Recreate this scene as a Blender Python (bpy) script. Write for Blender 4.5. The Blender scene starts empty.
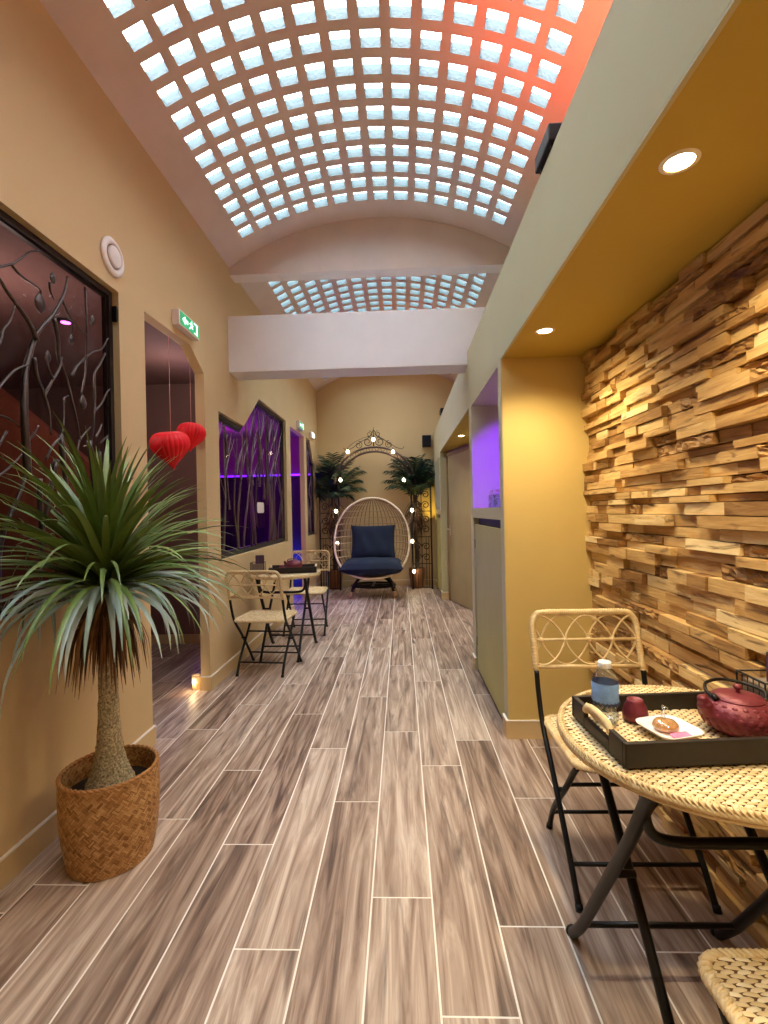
import bpy, bmesh, math, random
from mathutils import Vector, Matrix
from mathutils.geometry import tessellate_polygon
random.seed(7)
PI = math.pi
sc = bpy.context.scene
C = sc.collection

# ---------------------------------------------------------------- camera
YAW, PITCH, ROLL, F, EYE = .0362, -.0014, -.021, 478.0, 1.29
f = Vector((-math.sin(YAW)*math.cos(PITCH), math.cos(YAW)*math.cos(PITCH), math.sin(PITCH)))
r = Vector((math.cos(YAW), math.sin(YAW), 0)); u = r.cross(f)
r2 = r*math.cos(ROLL)+u*math.sin(ROLL); u2 = -r*math.sin(ROLL)+u*math.cos(ROLL)
cd = bpy.data.cameras.new('camera'); cam = bpy.data.objects.new('camera', cd); C.objects.link(cam)
cd.sensor_width = 36; cd.sensor_fit = 'AUTO'; cd.lens = F/1024*36; cd.clip_start = .02; cd.clip_end = 100
cam.matrix_world = Matrix(((r2.x, u2.x, -f.x, 0), (r2.y, u2.y, -f.y, 0), (r2.z, u2.z, -f.z, EYE), (0, 0, 0, 1)))
sc.camera = cam
# ---------------------------------------------------------------- view, sky, light
sc.view_settings.view_transform = 'Standard'; sc.view_settings.look = 'None'
sc.view_settings.gamma = 1; sc.view_settings.use_curve_mapping = False
sc.view_settings.exposure = 0.55
sc.cycles.use_denoising = True
sc.cycles.max_bounces = 8; sc.cycles.diffuse_bounces = 5; sc.cycles.glossy_bounces = 3
sc.cycles.transparent_max_bounces = 12; sc.cycles.sample_clamp_indirect = 6; sc.cycles.caustics_reflective = False; sc.cycles.caustics_refractive = False
W = bpy.data.worlds.new('sky'); sc.world = W; W.use_nodes = True
bg = W.node_tree.nodes['Background']; bg.inputs[0].default_value = (.90, .95, 1, 1); bg.inputs[1].default_value = 9.0

def lamp(name, kind, loc, energy, color, rot=(0, 0, 0), **k):
    d = bpy.data.lights.new(name, kind); d.energy = energy; d.color = color
    for a, b in k.items(): setattr(d, a, b)
    o = bpy.data.objects.new(name, d); o.location = loc; o.rotation_euler = rot; C.objects.link(o); return o
WARM = (1, .80, .46)
for yy in (.1, 1.2, 2.3, 5.47):  # nearest beam is out of view, added for extra light
    lamp('downlight_beam', 'SPOT', (.70, yy, 2.115), 42, WARM, spot_size=2.5, spot_blend=.9, shadow_soft_size=.05)
# red floodlight on the ledge, washing the vault
lamp('red_flood', 'SPOT', (.70, 1.85, 2.70), 72, (1, .11, .05), rot=(math.radians(8), math.radians(205), 0), spot_size=2.2, spot_blend=1, shadow_soft_size=.05)
lamp('red_flood', 'SPOT', (.66, 6.6, 2.78), 14, (1, .10, .05), rot=(0, math.radians(160), 0), spot_size=2.8, spot_blend=1, shadow_soft_size=.05)
# purple and blue light in the spa room behind the left wall
lamp('spa_purple', 'POINT', (-2.5, 7.2, 2.25), 28, (.36, .02, 1), shadow_soft_size=.1)
lamp('spa_magenta', 'POINT', (-2.9, 5.6, 1.3), 15, (.6, .02, .8), shadow_soft_size=.1)
lamp('spa_blue', 'POINT', (-2.0, 7.7, .35), 30, (.03, .05, 1), shadow_soft_size=.08)
lamp('spa_rose', 'POINT', (-2.2, 2.5, 2.2), 9, (1, .88, .76), shadow_soft_size=.1)
lamp('spa_fill', 'POINT', (-1.9, 3.9, 2.3), 3.5, (1, .78, .70), shadow_soft_size=.1)  # warm fill added to brighten the room behind the near doorway
lamp('niche_purple', 'SPOT', (.93, 2.84, 1.80), 75, (.15, .004, 1), rot=(math.radians(72), 0, math.radians(-4)), spot_size=1.15, spot_blend=.35, shadow_soft_size=.02)
lamp('niche_blue', 'POINT', (.95, 7.5, 1.7), 2, (.35, .4, 1), shadow_soft_size=.03)
lamp('corner_yellow', 'SPOT', (.46, 8.02, 1.0), 9, (1, .72, .1), rot=(math.radians(165), 0, 0), spot_size=1.5, spot_blend=.8, shadow_soft_size=.03)

# ---------------------------------------------------------------- mesh helper
class MB:
    def __init__(s): s.v = []; s.f = []; s.m = []; s.s = []; s.r = []
    def add(s, vs, fs, mat=0, smooth=False, rnd=0.0):
        b = len(s.v); s.v += [tuple(p) for p in vs]
        for q in fs: s.f.append([b+i for i in q]); s.m.append(mat); s.s.append(smooth); s.r.append(rnd)
        return s
    def box(s, x0, x1, y0, y1, z0, z1, mat=0, rnd=0.0, M=None):
        vs = [Vector((x, y, z)) for z in (z0, z1) for y in (y0, y1) for x in (x0, x1)]
        if M: vs = [M @ p for p in vs]
        return s.add(vs, [(0, 2, 3, 1), (4, 5, 7, 6), (0, 1, 5, 4), (2, 6, 7, 3), (0, 4, 6, 2), (1, 3, 7, 5)], mat, False, rnd)
    def bbox(s, x0, x1, y0, y1, z0, z1, b=.004, mat=0, rnd=0.0, M=None):
        bm = bmesh.new(); bmesh.ops.create_cube(bm, size=1)
        for p in bm.verts: p.co = Vector(((x0+x1)/2+p.co.x*(x1-x0), (y0+y1)/2+p.co.y*(y1-y0), (z0+z1)/2+p.co.z*(z1-z0)))
        bmesh.ops.bevel(bm, geom=bm.edges[:], offset=b, segments=2, affect='EDGES', profile=.5)
        return s.bm(bm, mat, False, rnd, M)
    def bm(s, bm, mat=0, smooth=False, rnd=0.0, M=None):
        bm.verts.index_update()
        vs = [(M @ p.co if M else p.co.copy()) for p in bm.verts]; fs = [[q.index for q in g.verts] for g in bm.faces]
        bm.free(); return s.add(vs, fs, mat, smooth, rnd)
    def tube(s, path, rad, n=8, closed=False, mat=0, rnd=0.0, wind=0):
        P = [Vector(p) for p in path]; N = len(P)
        if not isinstance(rad, (list, tuple)): rad = [rad]*N
        T = []
        for i in range(N):
            a = P[(i-1) % N] if (closed or i > 0) else P[i]; b = P[(i+1) % N] if (closed or i < N-1) else P[i]
            t = (b-a); T.append(t.normalized() if t.length > 1e-9 else Vector((0, 0, 1)))
        nn = T[0].orthogonal().normalized(); vs = []
        for i in range(N):
            if i: nn = (nn - T[i]*nn.dot(T[i]));  nn = nn.normalized() if nn.length > 1e-6 else T[i].orthogonal().normalized()
            bb = T[i].cross(nn)
            for k in range(n):
                a = 2*PI*k/n; vs.append(P[i]+(nn*math.cos(a)+bb*math.sin(a))*rad[i])
        fs = [(i*n+k, i*n+(k+1) % n, ((i+1) % N)*n+(k+1) % n, ((i+1) % N)*n+k) for i in range(N if closed else N-1) for k in range(n)]
        if not closed: fs += [tuple(range(n-1, -1, -1)), tuple(range((N-1)*n, N*n))]
        return s.add(vs, fs, mat, True, rnd)
    def lathe(s, prof, n=32, c=(0, 0, 0), mat=0, M=None, rnd=0.0, rf=None):
        vs = []; fs = []; N = len(prof)
        for k in range(n):
            a = 2*PI*k/n
            for (rr, z) in prof:
                q = rr*(rf(a, z) if rf else 1)
                p = Vector((c[0]+q*math.cos(a), c[1]+q*math.sin(a), c[2]+z)); vs.append(M @ p if M else p)
        for k in range(n):
            for i in range(N-1): fs.append((k*N+i, ((k+1) % n)*N+i, ((k+1) % n)*N+i+1, k*N+i+1))
        return s.add(vs, fs, mat, True, rnd)
    def poly(s, outer, holes, fn, t0, t1, mat=0, sides=True):
        """polygon with holes in 2D, extruded between offsets t0 and t1; fn(a,b,t) -> point"""
        loops = [outer]+holes
        tris = tessellate_polygon([[Vector((a, b, 0)) for a, b in l] for l in loops]); flat = [p for l in loops for p in l]; n = len(flat)
        s.add([fn(a, b, t0) for a, b in flat]+[fn(a, b, t1) for a, b in flat], [tuple(t) for t in tris]+[tuple(n+i for i in reversed(t)) for t in tris], mat)
        if sides:
            o = 0
            for l in loops:
                L = len(l); vs = [fn(a, b, t) for t in (t0, t1) for a, b in l]
                s.add(vs, [(i, (i+1) % L, L+(i+1) % L, L+i) for i in range(L)], mat)
        return s
    def build(s, name, mats, parent=None, fix=True, loc=None):
        me = bpy.data.meshes.new(name); me.from_pydata(s.v, [], s.f)
        if not isinstance(mats, (list, tuple)): mats = [mats]
        for m in mats: me.materials.append(m)
        me.polygons.foreach_set('material_index', s.m); me.polygons.foreach_set('use_smooth', s.s)
        if any(s.r):
            at = me.attributes.new('rnd', 'FLOAT', 'FACE'); at.data.foreach_set('value', s.r)
        if fix:
            bm = bmesh.new(); bm.from_mesh(me); bmesh.ops.recalc_face_normals(bm, faces=bm.faces); bm.to_mesh(me); bm.free()
        me.update()
        o = bpy.data.objects.new(name, me); C.objects.link(o)
        if parent: o.parent = parent
        if loc: o.location = loc
        return o
def struct(o): o['kind'] = 'structure'; return o
def tag(o, label, cat, group=None):
    o['label'] = label; o['category'] = cat
    if group: o['group'] = group
    return o
def thing(name, label, cat, loc=(0, 0, 0), rz=0.0, group=None):
    o = bpy.data.objects.new(name, None); o.empty_display_size = .05; C.objects.link(o); o.location = loc; o.rotation_euler = (0, 0, rz)
    return tag(o, label, cat, group)
def dup(root, loc, rz, label, group=None):
    n = root.copy(); C.objects.link(n); n.location = loc; n.rotation_euler = (0, 0, rz); n['label'] = label
    if group: n['group'] = group
    def rec(a, b):
        for ch in [x for x in kids.get(a.name, [])]:
            c = ch.copy(); C.objects.link(c); c.parent = b; rec(ch, c)
    kids = {}
    for o in C.objects:
        if o.parent: kids.setdefault(o.parent.name, []).append(o)
    rec(root, n); return n
def smooth(pts, n=6, closed=False):
    P = [Vector(p) for p in pts]; out = []; N = len(P)
    for i in range(N if closed else N-1):
        p1, p2 = P[i], P[(i+1) % N]
        p0 = P[i-1] if (i > 0 or closed) else p1*2-p2; p3 = P[(i+2) % N] if (i+2 < N or closed) else p2*2-p1
        for k in range(n):
            t = k/n; out.append(.5*((2*p1)+(p2-p0)*t+(2*p0-5*p1+4*p2-p3)*t*t+(3*p1-p0-3*p2+p3)*t**3))
    if not closed: out.append(P[-1])
    return out

# ---------------------------------------------------------------- materials
def lin(c): return tuple(((x/255+.055)/1.055)**2.4 if x > 10 else x/255/12.92 for x in c)+(1,)
def mat(name, col, rough=.6, metal=0, spec=.5, bump=0, bscale=40, var=0, vscale=6, emit=None, es=0, **k):
    m = bpy.data.materials.new(name); m.use_nodes = True; nt = m.node_tree; b = nt.nodes['Principled BSDF']
    col = lin(col); b.inputs['Base Color'].default_value = col; b.inputs['Roughness'].default_value = rough; b.inputs['Metallic'].default_value = metal
    b.inputs['Specular IOR Level'].default_value = spec
    for a, q in k.items(): b.inputs[a.replace('_', ' ')].default_value = q
    tc = nt.nodes.new('ShaderNodeTexCoord')
    if var:
        n = nt.nodes.new('ShaderNodeTexNoise'); n.inputs['Scale'].default_value = vscale; n.inputs['Detail'].default_value = 4
        nt.links.new(tc.outputs['Object'], n.inputs['Vector'])
        rp = nt.nodes.new('ShaderNodeValToRGB'); rp.color_ramp.elements[0].position = .3; rp.color_ramp.elements[1].position = .7
        rp.color_ramp.elements[0].color = tuple(x*(1-var) for x in col[:3])+(1,); rp.color_ramp.elements[1].color = tuple(min(1, x*(1+var)) for x in col[:3])+(1,)
        nt.links.new(n.outputs['Fac'], rp.inputs[0]); nt.links.new(rp.outputs[0], b.inputs['Base Color'])
    if bump:
        n = nt.nodes.new('ShaderNodeTexNoise'); n.inputs['Scale'].default_value = bscale; n.inputs['Detail'].default_value = 5
        nt.links.new(tc.outputs['Object'], n.inputs['Vector'])
        bp = nt.nodes.new('ShaderNodeBump'); bp.inputs['Strength'].default_value = bump; bp.inputs['Distance'].default_value = .01
        nt.links.new(n.outputs['Fac'], bp.inputs['Height']); nt.links.new(bp.outputs[0], b.inputs['Normal'])
    if emit:
        b.inputs['Emission Color'].default_value = lin(emit); b.inputs['Emission Strength'].default_value = es
    return m
def rmat(name, cols, stretch=(30, 2, 30), rough=.5, mixn=.35, grain=.6, bump=.15, spec=.4, dark=None, off=7.3, pos=None, dark_scale=(9, 4, 9)):
    """colour picked per piece from the 'rnd' attribute, with stretched grain"""
    m = bpy.data.materials.new(name); m.use_nodes = True; nt = m.node_tree; L = nt.links.new; b = nt.nodes['Principled BSDF']
    b.inputs['Roughness'].default_value = rough; b.inputs['Specular IOR Level'].default_value = spec
    at = nt.nodes.new('ShaderNodeAttribute'); at.attribute_name = 'rnd'
    tc = nt.nodes.new('ShaderNodeTexCoord'); mp = nt.nodes.new('ShaderNodeMapping'); mp.inputs['Scale'].default_value = stretch
    L(tc.outputs['Object'], mp.inputs['Vector'])
    mul = nt.nodes.new('ShaderNodeMath'); mul.operation = 'MULTIPLY'; mul.inputs[1].default_value = 53.0*off; L(at.outputs['Fac'], mul.inputs[0])
    ad = nt.nodes.new('ShaderNodeVectorMath'); ad.operation = 'ADD'; L(mp.outputs[0], ad.inputs[0]); L(mul.outputs[0], ad.inputs[1])
    n = nt.nodes.new('ShaderNodeTexNoise'); n.inputs['Scale'].default_value = 1; n.inputs['Detail'].default_value = 6; n.inputs['Distortion'].default_value = grain
    n.inputs['Roughness'].default_value = .6; L(ad.outputs[0], n.inputs['Vector'])
    rp = nt.nodes.new('ShaderNodeValToRGB'); e = rp.color_ramp.elements
    for i, c in enumerate(cols):
        p = pos[i] if pos else i/(len(cols)-1)
        if i < 2: e[i].position = p if i == 0 else (pos[1] if pos else 1/(len(cols)-1)); e[i].color = lin(c)
        else: q = e.new(p); q.color = lin(c)
    ma = nt.nodes.new('ShaderNodeMath'); ma.operation = 'MULTIPLY_ADD'; ma.inputs[1].default_value = mixn*3.2; ma.inputs[2].default_value = -mixn*1.6
    L(n.outputs['Fac'], ma.inputs[0])
    sm = nt.nodes.new('ShaderNodeMath'); sm.operation = 'ADD'; L(at.outputs['Fac'], sm.inputs[0]); L(ma.outputs[0], sm.inputs[1]); L(sm.outputs[0], rp.inputs[0])
    out = rp.outputs[0]
    if dark:
        mp2 = nt.nodes.new('ShaderNodeMapping'); mp2.inputs['Scale'].default_value = dark_scale; L(tc.outputs['Object'], mp2.inputs['Vector'])
        a2 = nt.nodes.new('ShaderNodeVectorMath'); a2.operation = 'ADD'; L(mp2.outputs[0], a2.inputs[0]); L(mul.outputs[0], a2.inputs[1])
        n2 = nt.nodes.new('ShaderNodeTexNoise'); n2.inputs['Scale'].default_value = 1; n2.inputs['Detail'].default_value = 5; n2.inputs['Distortion'].default_value = 1.2; L(a2.outputs[0], n2.inputs['Vector'])
        r3 = nt.nodes.new('ShaderNodeValToRGB'); r3.color_ramp.elements[0].position = .58; r3.color_ramp.elements[1].position = .74; L(n2.outputs['Fac'], r3.inputs[0])
        mx = nt.nodes.new('ShaderNodeMix'); mx.data_type = 'RGBA'; L(r3.outputs[0], mx.inputs['Factor']); L(out, mx.inputs['A']); mx.inputs['B'].default_value = lin(dark); out = mx.outputs['Result']
    L(out, b.inputs['Base Color'])
    if bump:
        bp = nt.nodes.new('ShaderNodeBump'); bp.inputs['Strength'].default_value = bump; bp.inputs['Distance'].default_value = .006; L(n.outputs['Fac'], bp.inputs['Height']); L(bp.outputs[0], b.inputs['Normal'])
    return m
def glass(name, tint, gl=.12, rough=.03, k=.5):
    m = bpy.data.materials.new(name); m.use_nodes = True; nt = m.node_tree; nt.nodes.clear(); L = nt.links.new
    o = nt.nodes.new('ShaderNodeOutputMaterial'); t = nt.nodes.new('ShaderNodeBsdfTransparent'); t.inputs[0].default_value = tint
    g = nt.nodes.new('ShaderNodeBsdfGlossy'); g.inputs['Roughness'].default_value = rough; mx = nt.nodes.new('ShaderNodeMixShader')
    lw = nt.nodes.new('ShaderNodeLayerWeight'); lw.inputs[0].default_value = .25
    mm = nt.nodes.new('ShaderNodeMath'); mm.operation = 'MULTIPLY_ADD'; mm.inputs[1].default_value = k; mm.inputs[2].default_value = gl; L(lw.outputs['Facing'], mm.inputs[0])
    L(mm.outputs[0], mx.inputs[0]); L(t.outputs[0], mx.inputs[1]); L(g.outputs[0], mx.inputs[2]); L(mx.outputs[0], o.inputs[0]); return m
def glow(name, col, s): return mat(name, col, .4, emit=col, es=s)

PAINT = mat('khaki paint', (211, 184, 137), .75, bump=.06, bscale=90, var=.03, vscale=2)
PIERLIT = mat('lamplit pier paint', (210, 182, 112), .7, bump=.06, bscale=90, var=.03, vscale=2)  # khaki wall paint with the downlight's yellow put into its colour
SOFFITSHADE = mat('shaded soffit paint', (180, 154, 66), .7, bump=.06, bscale=90, var=.03, vscale=2)  # same paint as the pier, soffit shade put into its colour
PAINT2 = mat('khaki paint right', (190, 184, 148), .7, bump=.06, bscale=90, var=.03, vscale=2)
OLIVE = mat('olive panel', (172, 164, 96), .55, var=.06, vscale=3)
DOORM = mat('door veneer', (166, 150, 104), .5, var=.06, vscale=4)
WHITE = mat('white paint', (236, 236, 241), .6, var=.02)
VAULT = mat('pink concrete', (222, 204, 197), .8, bump=.2, bscale=25, var=.06, vscale=3)
TYMP = mat('pale concrete', (228, 216, 210), .8, bump=.1, bscale=25, var=.03)
GROUT = mat('grout', (240, 234, 226), .8)
PLANK = rmat('oak plank', [(92, 74, 64), (146, 122, 107), (180, 158, 142), (214, 197, 182)], (20, 1.25, 20), .42, .72, 1.7, .12, dark=(96, 80, 72), off=1.7, dark_scale=(13, 1.6, 13))
TEAK = rmat('reclaimed teak', [(130, 92, 50), (182, 142, 86), (212, 178, 120), (232, 208, 158)], (20, 5, 50), .65, .3, 1.0, .5, dark=(86, 56, 32), off=2.1, dark_scale=(12, 5, 26))
TEAKBACK = mat('teak backing', (60, 38, 20), .9)
BLACK = mat('black metal', (13, 12, 13), .4, 0, .35)
BLACK2 = mat('black plastic', (12, 12, 13), .5)
DARKFRAME = mat('dark bronze frame', (48, 40, 38), .45, .3)
IRON = mat('wrought iron', (86, 76, 72), .38, .75, bump=.2, bscale=60)
IRON2 = mat('burnished iron', (120, 108, 106), .3, .85, bump=.1)
DARKIRON = mat('rusty dark iron', (58, 46, 36), .6, .5)
RATTAN = mat('rattan', (216, 190, 142), .5, var=.12, vscale=60)
WEAVE = rmat('rattan weave', [(196, 164, 112), (224, 198, 150), (240, 222, 184)], (40, 40, 40), .5, .1, .3, .05)
WEAVEDK = mat('rattan dark base', (112, 80, 48), .8, var=.2, vscale=80)  # darker brown base showing in the gaps of the weave
WICKER = rmat('brown wicker', [(112, 72, 40), (178, 130, 78), (216, 174, 118)], (60, 60, 60), .55, .15, .4, .1)
WICKERDK = mat('wicker base', (120, 72, 34), .7, var=.25, vscale=60)
SOIL = mat('soil', (40, 30, 24), .95, bump=.8, bscale=60)
BARK = mat('palm bark', (178, 166, 136), .9, bump=1.0, bscale=130, var=.6, vscale=120)
LEAF = rmat('palm leaf', [(74, 98, 48), (118, 142, 72), (168, 182, 118)], (20, 20, 20), .38, .12, .3, 0, spec=.6)
LEAFPALE = rmat('glaucous leaf with sky sheen', [(140, 168, 158), (174, 198, 190), (206, 222, 216)], (20, 20, 20), .4, .12, .3, 0, spec=.6)  # glaucous underside, with sky reflection painted into the pale colour
DRYLEAF = rmat('dry leaf', [(62, 40, 26), (98, 66, 40), (140, 102, 64)], (30, 30, 30), .8, .2, .3, 0)
FROND = rmat('dark frond', [(18, 38, 26), (34, 62, 40), (60, 88, 60)], (20, 20, 20), .45, .15, .3, 0)
NAVY = mat('navy fabric', (19, 34, 58), .85, bump=.25, bscale=120, var=.12, vscale=14)
CREAM = mat('cream rattan', (236, 216, 180), .5, var=.06, vscale=40)
BURG = mat('burgundy cast iron', (120, 46, 58), .42, .25, bump=.15, bscale=120)
WENGE = mat('dark wood tray', (24, 15, 13), .5, var=.2, vscale=20)
PORC = mat('white porcelain', (240, 240, 242), .2, spec=.6)
RED = mat('red paper', (240, 10, 28), .6)
SIGNG = glow('exit green', (20, 150, 90), .7)
SIGNW = glow('exit white', (225, 255, 240), 1.2)
PLASTW = mat('white plastic', (236, 230, 226), .45)
BULB = glow('warm bulb', (255, 232, 190), 14)
LENS = glow('downlight lens', (255, 232, 190), 22)
SPAWALL = mat('plum spa wall', (128, 96, 92), .8, var=.1, vscale=2)
SPARED = mat('rust spa panel', (120, 62, 40), .8, var=.1, vscale=2)
SPADARK = mat('dark spa panel', (22, 19, 28), .5, var=.2, vscale=3)
LED = glow('purple led', (100, 24, 255), 4)
PINKLED = glow('pink led', (255, 90, 220), 9)
PANE = glass('clear skylight glass', (.93, .98, 1, 1), .04, .1)
REVEAL = mat('glass block body', (66, 94, 99), .25, spec=.6, bump=.4, bscale=60)
TINT = glass('smoked window glass', (.78, .70, .70, 1), .004, .03, .05)
CLEAR = glass('clear plastic', (.90, .95, 1, 1), .12, .03)

# ---------------------------------------------------------------- room shell
XL, XR, XW, YB, YF, ZS = -1.43, .575, 1.08, 8.25, -1.6, 3.40
# floor: planks with pale grout
m = MB(); m.box(-4.5, 1.1, YF, YB, -.06, -.0008, 1)
JO = {0: .394, -1: .92, -2: .2, -3: .645, -4: 1.18, -5: .798, -6: .437, 1: .02, 2: .287, 3: .948}
for k in range(-22, 6):
    x0 = -.125+.2*k; x1 = min(x0+.2, 1.1)
    if x0 >= 1.09 or x1 < -4.5: continue
    y = JO.get(k, random.uniform(0, 1.2))-2.4
    while y < YB:
        a, b = max(y, YF), min(y+1.2, YB)
        if b-a > .02: m.box(max(x0, -4.5)+.003, x1-.003, a+.003, b-.003, -.02, 0, 0, .30+.40*random.random())
        y += 1.2
struct(m.build('floor', [PLANK, GROUT], fix=False))

FL = lambda a, b, t: (t, a, b)
WIN1 = [(.75, .93), (2.41, .93), (2.41, 2.445), (.75, 2.445)]
WIN2 = [(3.73, .93), (5.95, .94), (5.97, 2.456), (4.84, 2.465), (4.35, 2.10), (3.735, 2.114)]
WIN3 = [(7.25, .93), (7.95, .93), (7.95, 2.10), (7.80, 2.12), (7.52, 2.44), (7.25, 2.45)]
DOOR1 = [(2.655, 0), (2.655, 2.45), (3.245, 2.465), (3.47, 2.33), (3.47, 0)]
DOOR2 = [(6.2, 0), (6.2, 2.43), (7.08, 2.43), (7.08, 0)]
m = MB(); m.poly([(YF, 0)]+DOOR1+DOOR2+[(YB, 0), (YB, ZS+.1), (YF, ZS+.1)], [WIN1, WIN2, WIN3], FL, XL, XL-.07)
struct(m.build('wall_left', PAINT, fix=False))
m = MB(); m.box(XL-.07, XW+.1, YB, YB+.1, 0, 3.9); struct(m.build('wall_back', PAINT))
m = MB(); m.box(XL-.07, XW+.1, YF-.1, YF, 0, 3.9); struct(m.build('wall_front', PAINT))
m = MB(); m.box(XW, XW+.1, YF, YB, 0, ZS+.1); struct(m.build('wall_right', PAINT2))
# bulkhead over the alcoves
m = MB(); m.box(XR, XW, YF, YB, 2.141, 2.60); struct(m.build('ceiling_bulkhead', PAINT2))
m = MB(); m.box(XR+.012, XW, YF, 2.71, 2.132, 2.14); m.box(XR+.012, XW, 3.98, 6.95, 2.132, 2.14); m.box(XR, XR+.012, YF, YB, 2.132, 2.14, 1); struct(m.build('ceiling_alcove', [SOFFITSHADE, PAINT2]))
m = MB(); m.box(XR+.004, XW, 2.704, 2.71, 0, 2.132); struct(m.build('wall_pier', PIERLIT))  # thin skin carrying the painted-in lamplight of the pier front
# piers, niches and cupboard recesses of the right side
m = MB()
m.box(XR, XW, 2.71, 2.80, 0, 2.135); m.box(XR, XW, 3.85, 3.98, 0, 2.135)
m.box(XR, XW, 2.80, 3.85, 1.225, 1.30); m.box(1.04, XW, 2.80, 3.85, 1.30, 2.135); m.box(XR, XW, 2.80, 3.85, 2.115, 2.135)
m.box(XR, XW, 6.95, 7.10, 0, 2.135); m.box(XR, XW, 7.98, YB, 0, 2.135); m.box(XR, XW, 7.10, 7.98, 1.225, 1.30); m.box(1.04, XW, 7.10, 7.98, 1.30, 2.135); m.box(XR, XW, 7.10, 7.98, 2.08, 2.135)
m.poly([(.70, 6.95), (.70, 6.88), (1.08, 5.38), (1.08, 6.95)], [], lambda a, b, t: (a, b, t), 0, 2.135)
struct(m.build('wall_niches', PAINT2))

# vaulted ceilings with glass blocks
HC, RISE = (XW-XL)/2, .38
VR = (HC*HC+RISE*RISE)/(2*RISE); VX = (XW+XL)/2; VZ = ZS+RISE-VR; A0 = math.asin(HC/VR)
def vp(t, y, q): return (VX+q*math.sin(t), y, VZ+q*math.cos(t))
def vault(nm, y0, y1, rows, idx):
    pt = math.radians(4.03); bw = .105/VR
    ts = [-A0, -A0*.9]; hole_t = []
    for c in range(14):
        tc = math.radians(-.4)+(c-6.5)*pt; hole_t.append(len(ts)); ts += [tc-bw/2, tc+bw/2]
    ts += [A0*.9, A0]
    ys = [y0]; hole_y = []
    for yc in rows: hole_y.append(len(ys)); ys += [yc-.049, yc+.049]
    ys += [y1]; n = len(ys)
    m = MB(); g = MB()
    fs = [(i*n+j, i*n+j+1, (i+1)*n+j+1, (i+1)*n+j) for i in range(len(ts)-1) for j in range(n-1) if not (i in hole_t and j in hole_y)]
    m.add([vp(t, y, VR) for t in ts for y in ys], fs, 0, True)
    struct(m.build(nm, VAULT, fix=False))
    for i in hole_t:
        for j in hole_y:
            a, b, c, d = ts[i], ts[i+1], ys[j], ys[j+1]; lo, hi = VR-.002, VR+.058
            q = [vp(a, c, lo), vp(b, c, lo), vp(b, d, lo), vp(a, d, lo), vp(a, c, hi), vp(b, c, hi), vp(b, d, hi), vp(a, d, hi)]
            g.add(q, [(0, 1, 5, 4), (1, 2, 6, 5), (2, 3, 7, 6), (3, 0, 4, 7)], 0); g.add(q[4:], [(0, 1, 2, 3)], 1)
    struct(g.build('window_%d' % idx, [REVEAL, PANE], fix=False))
vault('ceiling', YF, 4.05, [3.765-.1563*k for k in range(24)][::-1], 4)
vault('ceiling.001', 4.19, YB, [4.457+.1563*k for k in range(23)], 5)
# transverse rib wall between the vaults, and the white beam below it
N = 24; arc = [(VX+VR*math.sin(-A0+2*A0*i/N), VZ+VR*math.cos(-A0+2*A0*i/N)+.02) for i in range(N+1)]
m = MB(); m.poly([(XL, ZS-.06), (XW, ZS-.06)]+arc[::-1], [], lambda a, b, t: (a, t, b), 4.05, 4.19); struct(m.build('ceiling_rib', TYMP))
m = MB(); m.bbox(XL-.01, XW+.01, 3.99, 4.24, 2.49, 2.965, .006); struct(m.build('ceiling_beam', WHITE))

# baseboards with pale top line
def base(nm, segs, zt=.098):
    m = MB()
    for (x0, y0, x1, y1) in segs:
        m.box(min(x0, x1), max(x0, x1), min(y0, y1), max(y0, y1), 0, zt, 0); m.box(min(x0, x1)-.001, max(x0, x1)+.001, min(y0, y1)-.001, max(y0, y1)+.001, zt, zt+.006, 1)
    return struct(m.build(nm, [PAINT, GROUT]))
base('baseboard_left', [(XL, YF, XL+.012, 2.665), (XL-.07, 2.6551, XL-.0001, 2.665), (XL, 3.458, XL+.012, 6.2), (XL-.07, 3.458, XL-.0001, 3.47), (XL, 7.08, XL+.012, YB)])
base('baseboard_right', [(XR, 2.698, XW, 2.71), (XR-.012, 2.698, XR, 2.80), (XR-.012, 3.85, XR, 3.98), (XR, 6.938, .70, 6.95), (XR-.012, 6.938, XR, 7.10), (XR-.012, 7.98, XR, YB)])
base('baseboard_back', [(XL+.012, YB-.012, XR-.012, YB)])

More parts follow.
